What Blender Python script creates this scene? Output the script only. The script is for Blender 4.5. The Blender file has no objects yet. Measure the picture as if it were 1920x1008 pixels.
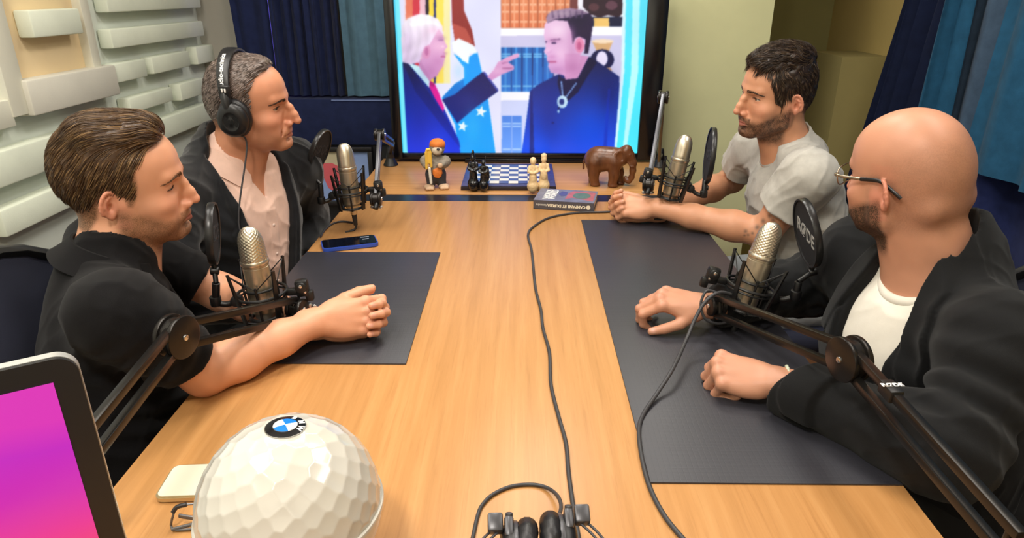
import bpy, bmesh, math, random
import numpy as np
from mathutils import Vector, Matrix, Euler

C = bpy.context.scene.collection
SC = bpy.context.scene
PI = math.pi
rnd = random.Random(7)

# ------------------------------------------------------------------ camera
F = 1280.0                       # focal length in pixels of a 1920 px wide frame
CAMZ = 1.41
TH = math.atan(521 / F)          # looking down
PSI = 0.0123
cam = bpy.data.cameras.new('camera'); cam_o = bpy.data.objects.new('camera', cam); C.objects.link(cam_o)
cam.sensor_width = 36.0; cam.lens = 36.0 * F / 1920.0; cam.clip_start = 0.02; cam.clip_end = 50
cam_o.location = (0, 0, CAMZ); cam_o.rotation_euler = (PI / 2 - TH, 0, PSI)
SC.camera = cam_o
RC = Euler((PI / 2 - TH, 0, PSI)).to_matrix()
CAM = Vector((0, 0, CAMZ))

def ray(px, py): return RC @ Vector(((px - 960) / F, (504 - py) / F, -1.0))
def PZ(px, py, z):               # where a sight line meets the height z
    r = ray(px, py); return CAM + r * ((z - CAMZ) / r.z)
def PY(px, py, y):
    r = ray(px, py); return CAM + r * (y / r.y)
def PX(px, py, x):
    r = ray(px, py); return CAM + r * (x / r.x)
def PD(px, py, d): return CAM + ray(px, py) * d      # at a distance along the view axis

# ------------------------------------------------------------------ view, world, lights
SC.view_settings.view_transform = 'Standard'; SC.view_settings.look = 'None'
SC.view_settings.gamma = 1.0; SC.view_settings.use_curve_mapping = False
SC.view_settings.exposure = 0.14
w = bpy.data.worlds.new('world'); SC.world = w; w.use_nodes = True
w.node_tree.nodes['Background'].inputs[0].default_value = (0.9, 0.93, 1.0, 1)
w.node_tree.nodes['Background'].inputs[1].default_value = 0.25

def area(name, loc, rot, sx, sy, power, col):
    l = bpy.data.lights.new(name, 'AREA'); l.shape = 'RECTANGLE'; l.size = sx; l.size_y = sy
    l.energy = power; l.color = col
    o = bpy.data.objects.new(name, l); C.objects.link(o); o.location = loc; o.rotation_euler = rot
    return o
area('ceiling_lamp_front', (-0.42, -0.15, 2.52), (0, 0, 0), 0.22, 0.22, 24, (1.0, 0.93, 0.83))
area('ceiling_lamp_middle', (-0.10, 1.45, 2.52), (0, 0, 0), 0.4, 0.4, 13, (1.0, 0.94, 0.86))
area('added_fill_side', (0.95, 1.0, 2.52), (0, 0, 0), 0.4, 1.4, 14, (1.0, 0.94, 0.86))  # added fill panel, brightens the faces across the table
area('added_fill_foam_side', (-0.95, 0.9, 2.52), (0, 0, 0), 0.4, 1.4, 20, (1.0, 0.94, 0.86))  # added fill panel, brightens the opposite faces and the foam wall
area('ceiling_lamp_end', (0.15, 2.45, 2.52), (0, 0, 0), 0.5, 0.4, 15, (1.0, 0.95, 0.88))
area('added_fill_rear', (0.1, -1.1, 1.9), (math.radians(72), 0, 0), 1.6, 0.9, 5, (1.0, 0.93, 0.74))  # added soft fill behind the camera, yellowed for the foam block ends

# ------------------------------------------------------------------ materials
def lin(h):
    h = h.lstrip('#'); v = [int(h[i:i + 2], 16) / 255 for i in (0, 2, 4)]
    return tuple((c / 12.92 if c <= 0.04045 else ((c + 0.055) / 1.055) ** 2.4) for c in v)
def L4(h): return lin(h) + (1.0,)

class NT:
    def __init__(s, name):
        s.m = bpy.data.materials.new(name); s.m.use_nodes = True
        s.t = s.m.node_tree; s.b = s.t.nodes['Principled BSDF']
    def n(s, typ, **kw):
        x = s.t.nodes.new(typ)
        for k, v in kw.items(): setattr(x, k, v)
        return x
    def l(s, a, b): s.t.links.new(a, b)
    def noise(s, scale, detail=3, rough=0.5, vec=None, stretch=None):
        x = s.n('ShaderNodeTexNoise'); x.inputs['Scale'].default_value = scale
        x.inputs['Detail'].default_value = detail; x.inputs['Roughness'].default_value = rough
        tc = s.n('ShaderNodeTexCoord')
        src = tc.outputs['Object']
        if stretch:
            mp = s.n('ShaderNodeMapping'); mp.inputs['Scale'].default_value = stretch
            s.l(src, mp.inputs['Vector']); src = mp.outputs['Vector']
        s.l(src, x.inputs['Vector']); return x
    def ramp(s, fac, stops):
        r = s.n('ShaderNodeValToRGB'); e = r.color_ramp.elements
        while len(e) < len(stops): e.new(0.5)
        for i, (p, c) in enumerate(stops):
            e[i].position = p; e[i].color = c if len(c) == 4 else tuple(c) + (1,)
        s.l(fac, r.inputs['Fac']); return r
    def bump(s, h, strength, dist=0.002):
        b = s.n('ShaderNodeBump'); b.inputs['Strength'].default_value = strength; b.inputs['Distance'].default_value = dist
        s.l(h, b.inputs['Height']); s.l(b.outputs['Normal'], s.b.inputs['Normal']); return b

MATS = {}
def pm(name, col, rough=0.5, metal=0.0, spec=0.5, var=0.0, vscale=30, bump=0.0, bscale=200, stretch=None, coat=0.0, emit=None, estr=0, sheen=0.0, trans=0.0):
    if name in MATS: return MATS[name]
    t = NT(name); b = t.b
    c = L4(col) if isinstance(col, str) else tuple(col) + (1,)
    b.inputs['Base Color'].default_value = c
    b.inputs['Roughness'].default_value = rough; b.inputs['Metallic'].default_value = metal
    b.inputs['Specular IOR Level'].default_value = spec; b.inputs['Coat Weight'].default_value = coat
    b.inputs['Sheen Weight'].default_value = sheen; b.inputs['Transmission Weight'].default_value = trans
    if var > 0:
        nz = t.noise(vscale, 4, 0.6, stretch=stretch)
        lo = tuple(x * (1 - var) for x in c[:3]); hi = tuple(min(1, x * (1 + var)) for x in c[:3])
        r = t.ramp(nz.outputs['Fac'], [(0.3, lo), (0.7, hi)]); t.l(r.outputs['Color'], b.inputs['Base Color'])
    if bump > 0:
        nz = t.noise(bscale, 3, 0.6, stretch=stretch); t.bump(nz.outputs['Fac'], bump)
    if emit:
        b.inputs['Emission Color'].default_value = L4(emit); b.inputs['Emission Strength'].default_value = estr
    MATS[name] = t.m; return t.m

# ------------------------------------------------------------------ mesh builder
def frame_from(d, up=Vector((0, 0, 1))):
    d = Vector(d).normalized()
    if abs(d.dot(up)) > 0.98: up = Vector((0, 1, 0))
    x = d.cross(up).normalized(); y = x.cross(d).normalized()
    return x, y, d

class MB:
    def __init__(s): s.v = []; s.f = []; s.mi = []; s.cur = 0
    def mat(s, i): s.cur = i; return s
    def add(s, vs, fs, M=None):
        n = len(s.v)
        for p in vs:
            p = Vector(p); s.v.append(tuple(M @ p) if M is not None else tuple(p))
        for f in fs: s.f.append(tuple(n + i for i in f)); s.mi.append(s.cur)
        return s
    def box(s, c, size, M=None, bev=0.0, seg=2):
        bm = bmesh.new(); bmesh.ops.create_cube(bm, size=1.0)
        for v in bm.verts: v.co = Vector((v.co.x * size[0], v.co.y * size[1], v.co.z * size[2])) + Vector(c)
        if bev > 0: bmesh.ops.bevel(bm, geom=bm.edges[:], offset=min(bev, min(size) * 0.49), segments=seg, profile=0.5, affect='EDGES')
        s.bm(bm, M); return s
    def bm(s, bm, M=None):
        bm.verts.index_update()
        s.add([v.co.copy() for v in bm.verts], [[v.index for v in f.verts] for f in bm.faces], M); bm.free()
    def cyl(s, a, b, r, r2=None, n=16, cap=True, bev=0.0):
        a = Vector(a); b = Vector(b); r2 = r if r2 is None else r2
        if bev > 0:
            d = (b - a).normalized()
            return s.loft([(a, r - bev), (a + d * bev * 0.3, r - bev * 0.3), (a + d * bev, r), (b - d * bev, r2), (b - d * bev * 0.3, r2 - bev * 0.3), (b, r2 - bev)], n)
        return s.loft([(a, r), (b, r2)], n, cap)
    def loft(s, rings, n=16, cap=True):             # straight-axis rings (centre, radius)
        x, y, d = frame_from(rings[-1][0] - rings[0][0])
        vs = []; fs = []
        for c, r in rings:
            for k in range(n):
                a = 2 * PI * k / n; vs.append(Vector(c) + (x * math.cos(a) + y * math.sin(a)) * r)
        m = len(rings)
        for i in range(m - 1):
            for k in range(n):
                k2 = (k + 1) % n; fs.append((i * n + k, i * n + k2, (i + 1) * n + k2, (i + 1) * n + k))
        if cap: fs.append(tuple(range(n - 1, -1, -1))); fs.append(tuple((m - 1) * n + k for k in range(n)))
        return s.add(vs, fs)
    def lathe(s, prof, n=32, M=None):               # prof: (r, z) from bottom to top
        vs = []; fs = []; m = len(prof)
        for r, z in prof:
            for k in range(n):
                a = 2 * PI * k / n; vs.append((r * math.cos(a), r * math.sin(a), z))
        for i in range(m - 1):
            for k in range(n):
                k2 = (k + 1) % n; fs.append((i * n + k, i * n + k2, (i + 1) * n + k2, (i + 1) * n + k))
        if prof[0][0] > 1e-6: fs.append(tuple(range(n - 1, -1, -1)))
        if prof[-1][0] > 1e-6: fs.append(tuple((m - 1) * n + k for k in range(n)))
        return s.add(vs, fs, M)
    def tube(s, pts, r, n=8, closed=False, smooth=0, flat=1.0, up=None):
        pts = [Vector(p) for p in pts]
        if smooth: pts = catmull(pts, smooth, closed)
        m = len(pts); vs = []; fs = []
        prev = None
        for i, p in enumerate(pts):
            if closed: d = pts[(i + 1) % m] - pts[i - 1]
            else: d = pts[min(i + 1, m - 1)] - pts[max(i - 1, 0)]
            d = d.normalized()
            if prev is None: x, y, _ = frame_from(d, Vector(up) if up else Vector((0, 0, 1)))
            else:
                x = (prev - d * prev.dot(d)).normalized(); y = x.cross(d).normalized()
                y = -y if False else y
            if up:
                x, y, _ = frame_from(d, Vector(up))
            prev = x
            rr = r[i] if isinstance(r, (list, tuple)) else r
            y = d.cross(x)
            for k in range(n):
                a = 2 * PI * k / n; vs.append(p + x * math.cos(a) * rr + y * math.sin(a) * rr * flat)
        M = m if closed else m - 1
        for i in range(M):
            j = (i + 1) % m
            for k in range(n):
                k2 = (k + 1) % n; fs.append((i * n + k, i * n + k2, j * n + k2, j * n + k))
        if not closed: fs.append(tuple(range(n - 1, -1, -1))); fs.append(tuple((m - 1) * n + k for k in range(n)))
        return s.add(vs, fs)
    def ell(s, c, r, M=None, n=20, m=12, rot=None):
        vs = []; fs = []
        R = rot if rot is not None else Matrix.Identity(3)
        c = Vector(c)
        vs.append(c + R @ Vector((0, 0, -r[2])))
        for i in range(1, m):
            t = -PI / 2 + PI * i / m
            for k in range(n):
                a = 2 * PI * k / n
                vs.append(c + R @ Vector((r[0] * math.cos(t) * math.cos(a), r[1] * math.cos(t) * math.sin(a), r[2] * math.sin(t))))
        vs.append(c + R @ Vector((0, 0, r[2])))
        for k in range(n): fs.append((0, 1 + (k + 1) % n, 1 + k))
        for i in range(m - 2):
            for k in range(n):
                k2 = (k + 1) % n; fs.append((1 + i * n + k, 1 + i * n + k2, 1 + (i + 1) * n + k2, 1 + (i + 1) * n + k))
        top = len(vs) - 1; b = 1 + (m - 2) * n
        for k in range(n): fs.append((b + k, b + (k + 1) % n, top))
        return s.add(vs, fs, M)
    def prism(s, poly, o, u, v, w, t, bev=0):       # polygon in plane (u,v) at o, thickness t along w
        o, u, v, w = Vector(o), Vector(u), Vector(v), Vector(w); n = len(poly)
        vs = [o + u * a + v * b for a, b in poly] + [o + u * a + v * b + w * t for a, b in poly]
        fs = [tuple(range(n - 1, -1, -1)), tuple(range(n, 2 * n))] + [(i, (i + 1) % n, n + (i + 1) % n, n + i) for i in range(n)]
        return s.add(vs, fs)
    def build(s, name, mats, parent=None, smooth=40, loc=None, matrix=None):
        me = bpy.data.meshes.new(name); me.from_pydata(s.v, [], s.f)
        ms = mats if isinstance(mats, (list, tuple)) else [mats]
        for m in ms: me.materials.append(m)
        if len(ms) > 1: me.polygons.foreach_set('material_index', s.mi)
        bm = bmesh.new(); bm.from_mesh(me); bmesh.ops.recalc_face_normals(bm, faces=bm.faces[:]); bm.to_mesh(me); bm.free()
        if smooth:
            me.polygons.foreach_set('use_smooth', [True] * len(me.polygons)); me.set_sharp_from_angle(angle=math.radians(smooth))
        me.update()
        o = bpy.data.objects.new(name, me); C.objects.link(o)
        if parent is not None: put(o, parent)
        return o

def catmull(pts, k, closed=False):
    out = []; n = len(pts)
    rng = range(n) if closed else range(n - 1)
    for i in rng:
        if closed: p0, p1, p2, p3 = pts[i - 1], pts[i], pts[(i + 1) % n], pts[(i + 2) % n]
        else: p0, p1, p2, p3 = pts[max(i - 1, 0)], pts[i], pts[i + 1], pts[min(i + 2, n - 1)]
        for j in range(k):
            t = j / k
            out.append(0.5 * ((2 * p1) + (p2 - p0) * t + (2 * p0 - 5 * p1 + 4 * p2 - p3) * t * t + (3 * p1 - p0 - 3 * p2 + p3) * t ** 3))
    if not closed: out.append(pts[-1])
    return out

def put(o, parent):              # parent while keeping world placement
    o.parent = parent; o.matrix_parent_inverse = wm(parent).inverted()
def wm(o):
    M = o.matrix_basis.copy()
    if o.parent is not None: M = wm(o.parent) @ o.matrix_parent_inverse @ M
    return M
def tag(o, label, cat, group=None, kind=None):
    o['label'] = label; o['category'] = cat
    if group: o['group'] = group
    if kind: o['kind'] = kind
    return o
def thing(name, label, cat, loc=(0, 0, 0), group=None):
    o = bpy.data.objects.new(name, None); o.empty_display_size = 0.05; C.objects.link(o); o.location = loc
    return tag(o, label, cat, group)
def struct(o): o['kind'] = 'structure'; return o
def text_mesh(body, size, M, mat, name, parent, depth=0.0003, spacing=1.0, align='CENTER', bold=0.0):
    cu = bpy.data.curves.new(name, 'FONT'); cu.body = body; cu.size = size; cu.align_x = align; cu.align_y = 'CENTER'
    cu.extrude = depth; cu.space_character = spacing; cu.offset = bold
    to = bpy.data.objects.new(name + '_tmp', cu); C.objects.link(to)
    dg = bpy.context.evaluated_depsgraph_get(); dg.update()
    me = bpy.data.meshes.new_from_object(to.evaluated_get(dg)); bpy.data.objects.remove(to)
    me.transform(M); me.materials.clear(); me.materials.append(mat); me.name = name
    o = bpy.data.objects.new(name, me); C.objects.link(o)
    if parent is not None: put(o, parent)
    return o
def basis(o, x, y, z=None):      # 4x4 with columns x,y,z at o
    x = Vector(x).normalized(); y = Vector(y); y = (y - x * y.dot(x)).normalized(); z = x.cross(y)
    M = Matrix(((x.x, y.x, z.x, o[0]), (x.y, y.y, z.y, o[1]), (x.z, y.z, z.z, o[2]), (0, 0, 0, 1)))
    return M

# ------------------------------------------------------------------ room
T = 0.75                         # table top height
def wall_mat(name, col, var=0.04): return pm(name, col, 0.85, spec=0.2, var=var, vscale=4, bump=0.06, bscale=60)
def slab(name, x0, x1, y0, y1, z0, z1, mat):
    return struct(MB().box(((x0 + x1) / 2, (y0 + y1) / 2, (z0 + z1) / 2), (x1 - x0, y1 - y0, z1 - z0)).build(name, mat, smooth=0))

def wood_floor():
    t = NT('floor_wood')
    tc = t.n('ShaderNodeTexCoord'); br = t.n('ShaderNodeTexBrick')
    mp = t.n('ShaderNodeMapping'); mp.inputs['Rotation'].default_value = (0, 0, 0.9)
    t.l(tc.outputs['Object'], mp.inputs['Vector']); t.l(mp.outputs['Vector'], br.inputs['Vector'])
    br.inputs['Scale'].default_value = 1.0; br.inputs['Brick Width'].default_value = 1.2; br.inputs['Row Height'].default_value = 0.15
    br.inputs['Mortar Size'].default_value = 0.002
    br.inputs['Color1'].default_value = L4('#7A5238'); br.inputs['Color2'].default_value = L4('#8A6044'); br.inputs['Mortar'].default_value = L4('#3A261A')
    nz = t.noise(6, 5, 0.6, stretch=(1, 8, 1))
    mx = t.n('ShaderNodeMix', data_type='RGBA', blend_type='MULTIPLY'); mx.inputs['Factor'].default_value = 0.5
    r = t.ramp(nz.outputs['Fac'], [(0.3, (0.6, 0.6, 0.6)), (0.7, (1.1, 1.1, 1.1))])
    t.l(br.outputs['Color'], mx.inputs['A']); t.l(r.outputs['Color'], mx.inputs['B']); t.l(mx.outputs['Result'], t.b.inputs['Base Color'])
    t.b.inputs['Roughness'].default_value = 0.4
    return t.m
XL, XR, YB, YR, ZC = -1.5, 1.68, 3.35, -1.2, 2.6
slab('floor', XL - 0.1, XR + 0.1, YR - 0.1, 4.3, -0.1, 0, wood_floor())
slab('ceiling', XL - 0.1, XR + 0.1, YR - 0.1, 4.3, ZC, ZC + 0.1, wall_mat('ceiling_white', '#D8D6CC'))
slab('wall_left', XL - 0.1, XL, YR - 0.1, YB + 0.1, 0, ZC, wall_mat('wall_foam_white', '#D6DCD2'))
slab('wall_back', XL, -0.2, YB, YB + 0.1, 0, ZC, wall_mat('wall_grey', '#AFACA2'))
GX = 1.055
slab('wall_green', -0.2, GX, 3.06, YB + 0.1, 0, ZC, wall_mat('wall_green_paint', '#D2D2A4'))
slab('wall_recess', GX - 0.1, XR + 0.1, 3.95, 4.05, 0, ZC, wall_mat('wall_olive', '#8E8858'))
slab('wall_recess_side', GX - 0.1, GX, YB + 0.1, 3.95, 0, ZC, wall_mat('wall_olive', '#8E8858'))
slab('wall_right', XR, XR + 0.1, YR - 0.1, 3.95, 0, ZC, wall_mat('wall_ochre', '#B9A468'))
slab('wall_rear', XL, XR, YR - 0.1, YR, 0, ZC, wall_mat('wall_rear_white', '#C9C5B8'))

# ------------------------------------------------------------------ foam wall
FOAM = pm('foam_pale', '#DEE4D2', 0.9, spec=0.1, var=0.05, vscale=6, bump=0.15, bscale=300)
FOAM2 = pm('foam_beige', '#D2CFC2', 0.9, spec=0.1, var=0.04, vscale=6, bump=0.15, bscale=300)
def foam(xl, yt, yb, xr, label, t=0.05, mat=FOAM, zb=XL + 0.002):
    X = zb + t
    p = PX(xl, (yt + yb) / 2, X); y0 = p.y; z1 = PX(xl, yt, X).z; z0 = PX(xl, yb, X).z
    y1 = PX(xr, yt - (xr - xl) * (yt + 17) / (977 - xl), X).y
    M = Matrix.Translation((X - t / 2, (y0 + y1) / 2, (z0 + z1) / 2))
    o = MB().box((0, 0, 0), (t, y1 - y0, z1 - z0), bev=0.006).build('acoustic_foam_block', mat)
    o.matrix_basis = M
    tag(o, label, 'foam block', 'acoustic foam blocks on the wall')
foam(60, 19, 72, 148, 'pale foam block stuck alone on the cream board, above the big beige block', zb=XL + 0.012)
foam(58, 150, 220, 216, 'big beige foam block under the cream board, largest on the wall', t=0.06, mat=FOAM2)
foam(200, -24, 24, 372, 'long pale foam strip at the very top of the wall, cut by the photo edge')
foam(210, 55, 92, 380, 'long pale foam strip second from the top beside the white post')
foam(370, 88, 122, 399, 'smallest foam cube by the grey wall corner')
foam(287, 107, 140, 354, 'medium foam block beside the smallest foam cube, under the second long strip')
foam(217, 120, 157, 272, 'short foam block against the big beige block, under the second long strip')
foam(340, 157, 190, 382, 'short foam block below the smallest foam cube, beside the headphoned man')
foam(245, 184, 214, 322, 'medium foam block just above the brown haired man')
foam(235, 248, 293, 412, 'long foam strip between the brown haired man and the headphoned man')
foam(-120, 322, 400, 150, 'wide foam strip behind the brown haired man, under the frame')
foam(8, 393, 449, 190, 'lowest wide foam strip above the mesh chair back')
CREAM = pm('cream_board', '#EBD3A8', 0.7, spec=0.2, var=0.03, vscale=5)
WPAINT = pm('white_paint', '#DEDCCB', 0.6, spec=0.3, var=0.04, vscale=8)
def wall_rect(name, px0, px1, py, z0, z1, t, mat):
    X = XL + t; y0 = PX(px0, py, X).y; y1 = PX(px1, py, X).y
    return MB().box((XL + t / 2 + 0.001, (y0 + y1) / 2, (z0 + z1) / 2), (t, y1 - y0, z1 - z0), bev=0.003), (y0, y1)
zc0 = PX(100, 148, XL).z
fr = thing('framed_board', 'cream board in a white painted frame on the foam wall', 'wall panel', (XL, 1.9, zc0))
m, _ = wall_rect('b', 20, 165, 120, zc0, 2.3, 0.01, CREAM); m.build('board', CREAM, fr)
m, _ = wall_rect('p', 176, 191, 124, PX(185, 126, XL + .04).z, 2.3, 0.04, WPAINT); m.build('post', WPAINT, fr)
m, _ = wall_rect('p', 12, 48, 170, PX(57, 212, XL + .04).z, 2.3, 0.045, WPAINT); m.build('post', WPAINT, fr)
z2 = PX(20, 205, XL + .04).z
MB().box((XL + 0.022, PX(12, 170, XL + .04).y - 0.35, z2 - 0.01), (0.042, 0.7, 0.075), bev=0.003).build('rail', WPAINT, fr)
MB().box((XL + 0.007, PX(12, 170, XL + .04).y - 0.35, z2 + 0.3), (0.012, 0.7, 0.55)).build('pane', pm('pale_pane', '#D5DEE4', 0.4), fr)

# ------------------------------------------------------------------ curtains
def cloth(name, col, bump=0.25, rough=0.95, sheen=0.06, var=0.18):
    return pm(name, col, rough, spec=0.15, var=var, vscale=25, bump=bump, bscale=700, sheen=sheen)
NAVY = cloth('navy_velvet', '#1D2546'); TEAL = cloth('teal_velvet', '#214F6E'); SLATE = cloth('slate_velvet', '#41546A')
DNAVY = cloth('dark_navy_cloth', '#121A34')
def curtain(name, mat, top0, top1, bot0, bot1, folds, amp, label, seed=0, nz=24, cat='curtain', group=None):
    rg = random.Random(seed); n = folds * 14; th = 0.004
    top0, top1, bot0, bot1 = map(Vector, (top0, top1, bot0, bot1))
    ph = [rg.uniform(-0.7, 0.7) for _ in range(folds + 2)]; am = [rg.uniform(0.55, 1.25) for _ in range(folds + 2)]
    vs = []; fs = []
    for side in (0, 1):
        for j in range(nz + 1):
            f = j / nz; a = top0.lerp(bot0, f); b = top1.lerp(bot1, f)
            d = (b - a).normalized(); nrm = Vector((-d.y, d.x, 0)).normalized()
            for i in range(n + 1):
                u = i / n; q = u * folds; k = int(q); fr_ = q - k
                A = am[k] * (1 - fr_) + am[k + 1] * fr_; P = ph[k] * (1 - fr_) + ph[k + 1] * fr_
                s_ = math.sin(2 * PI * q + P + 0.5 * f * math.sin(3 * q)); s_ = math.copysign(abs(s_) ** 0.8, s_)
                off = amp * A * s_ * (0.65 + 0.35 * f) + 0.25 * amp * math.sin(5 * q + 4 * f)
                p = a.lerp(b, u) + nrm * (off + side * th)
                p += d * 0.25 * amp * math.sin(4 * PI * q + P); vs.append(p)
    R = n + 1; S = R * (nz + 1)
    for j in range(nz):
        for i in range(n):
            a = j * R + i; fs.append((a, a + 1, a + R + 1, a + R)); fs.append((S + a, S + a + R, S + a + R + 1, S + a + 1))
    for i in range(n):
        fs.append((i, S + i, S + i + 1, i + 1)); a = nz * R + i; fs.append((a, a + 1, S + a + 1, S + a))
    for j in range(nz):
        a = j * R; fs.append((a, a + R, S + a + R, S + a)); a = j * R + n; fs.append((a, S + a, S + a + R, a + R))
    m = MB(); m.add(vs, fs); o = m.build(name, mat, smooth=80)
    return tag(o, label, cat, group)
YC = 3.24
xa = PY(438, 90, YC).x; xg0 = PY(506, 90, YC).x; xg1 = PY(515, 90, YC).x; xt = PY(640, 100, YC).x
zb = PY(640, 184, YC).z; ztop = 2.45
curtain('curtain', NAVY, (xa - .03, YC, ztop), (xg0 + .012, YC, ztop), (xa + .03, YC, zb + .012), (xg0 + .012, YC, zb + .012), 2, 0.010, 'flat navy curtain panel by the grey wall, one side of the bright gap', 1)
curtain('curtain', NAVY, (xg1 - .012, YC, ztop), (xt, YC, ztop), (xg1 - .012, YC, zb + .012), (xt, YC, zb + .012), 7, 0.022, 'dark navy pleated curtain between the bright gap and the grey teal curtain', 2)
curtain('curtain', pm('grey_teal_velvet', '#4C6A7C', 0.95, spec=.15, var=.12, vscale=25, bump=.2, bscale=700, sheen=.08), (xt, YC - .01, ztop), (-0.36, YC - .01, ztop), (xt + .02, YC - .01, zb + .012), (-0.36, YC - .01, zb + .012), 5, 0.018, 'grey teal curtain hanging beside the television', 3)
gl = MB().box(((xg0 + xg1) / 2, YB - 0.008, 1.75), (0.16, 0.012, 1.5)).build('window_1', pm('violet_daylight', '#5A50B8', 0.5, emit='#5A52C8', estr=0.9)); struct(gl)
cb = thing('covered_cabinet', 'low cabinet draped in dark navy cloth under the curtains', 'cabinet', (-0.8, 3.26, 0))
zc = PY(640, 186, 3.19).z; zk = PY(640, 272, 3.19).z
MB().box((-0.78, 3.265, (zc + zk) / 2), (1.02, 0.15, zc - zk), bev=0.006).build('cloth_cover', cloth('navy_cover', '#1F2748'), cb)
MB().box((-0.78, 3.27, zk / 2), (1.00, 0.13, zk)).build('body', pm('cabinet_black', '#17181C', 0.5), cb)
MB().box((-0.66, 3.188, zc - .004), (0.42, 0.006, 0.005), bev=.001).build('piping', pm('pale_piping', '#6E80B0', 0.6), cb)
# framed print leaning on the cabinet
yp = 3.16; A_ = PY(540, 283, yp); B_ = PY(697, 283, yp); zt_ = PY(640, 276, yp).z
pr = thing('framed_print', 'framed pop print of a red face on pale blue leaning behind the table', 'picture', ((A_.x + B_.x) / 2, yp, 0.35))
xm0, xm1 = A_.x, B_.x; zl = 0.45
for (a, b, c, d) in ((xm0, xm1, zt_ - .022, zt_), (xm0, xm1, zl, zl + .022), (xm0, xm0 + .022, zl + .022, zt_ - .022), (xm1 - .022, xm1, zl + .022, zt_ - .022)):
    MB().box(((a + b) / 2, yp + .012, (c + d) / 2), (b - a, .028, d - c), bev=.003).build('frame_edge', pm('frame_black', '#1B1A1C', 0.4), pr)
MB().box(((xm0 + xm1) / 2, yp + .02, (zl + zt_) / 2), (xm1 - xm0 - .04, .006, zt_ - zl - .04)).build('print', pm('print_blue', '#8FA9DE', 0.6), pr)
def on_print(px, py): q = PY(px, py, yp + .0165); return (q.x, q.z)
pc = MB(); pc.prism([on_print(*q) for q in ((592, 283), (633, 283), (640, 300), (640, 316), (606, 316), (596, 300))], (0, yp + .0165, 0), (1, 0, 0), (0, 0, 1), (0, -1, 0), .0006); pc.build('cream_shape', pm('print_cream', '#C9BFA0', 0.6), pr)
pf = MB(); pf.prism([on_print(*q) for q in ((606, 306), (622, 305), (636, 312), (642, 330), (640, 350), (628, 360), (616, 352), (606, 330))], (0, yp + .0160, 0), (1, 0, 0), (0, 0, 1), (0, -1, 0), .0006); pf.build('red_shape', pm('print_red', '#D8606A', 0.6), pr)

XC = 1.50
def pc_(px, py): return PX(px, py, XC)
def line_at(p, q, z):            # point on the line p-q at height z
    t = (z - p.z) / (q.z - p.z); return p + (q - p) * t
e0 = (pc_(1700, 0), pc_(1628, 232)); e1 = (pc_(1806, 0), pc_(1752, 190))
zh = 0.872
cg = None
curtain('curtain', DNAVY, line_at(*e0, 2.3), line_at(*e1, 2.3), line_at(*e0, .5), line_at(*e1, .5), 4, 0.03, 'black navy curtain at the edge of the recess, beside the teal curtain', 4)
e2 = (pc_(1858, 0), pc_(1812, 190)); e3 = (pc_(1912, 0), pc_(1858, 190)); off_ = Vector((-.045, .02, 0))
curtain('curtain', TEAL, line_at(*e1, 2.3) + off_, line_at(*e2, 2.3) + off_, line_at(*e1, zh) + off_, line_at(*e2, zh) + off_, 2, 0.030, 'narrow teal velvet curtain between the black navy curtain and the slate curtain', 5)
off2 = Vector((.015, 0, 0)); ov_ = Vector((0, .10, 0))
curtain('curtain', SLATE, line_at(*e2, 2.3) + off2 + ov_, line_at(*e3, 2.3) + off2 - ov_, line_at(*e2, zh) + off2 + ov_, line_at(*e3, zh) + off2 - ov_, 2, 0.028, 'slate grey velvet curtain between the two teal curtains', 8)
curtain('curtain', TEAL, line_at(*e3, 2.3) + off_ * .6, (XC - .03, .75, 2.3), line_at(*e3, zh) + off_ * .6, (XC - .03, .85, zh), 8, 0.032, 'wide teal velvet curtain behind the bald man, cut by the photo edge', 9)
curtain('curtain', cloth('navy_lower', '#222C5A'), (XC + .10, 2.55, 1.2), (XC + .10, 0.6, 1.2), (XC + .10, 2.55, 0.02), (XC + .10, 0.6, 0.02), 6, 0.018, 'dark blue cloth on the wall below the teal curtain hem', 6)
rod = thing('curtain_rod', 'curtain rod over the teal curtain', 'curtain rod', (XC, 2, 2.3))
MB().cyl((XC, 0.4, 2.34), (XC, 3.4, 2.34), .014).build('rod', pm('dark_metal', '#2A2A2C', 0.4, 0.8), rod)
# recess boxes
zz = PY(1560, 232, 3.6).z
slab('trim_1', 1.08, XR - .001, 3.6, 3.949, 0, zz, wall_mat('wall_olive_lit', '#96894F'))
slab('trim_2', 1.46, XR - .001, 3.25, 3.599, zz - .3, PY(1625, 105, 3.3).z, wall_mat('wall_duct', '#94895A'))

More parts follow.
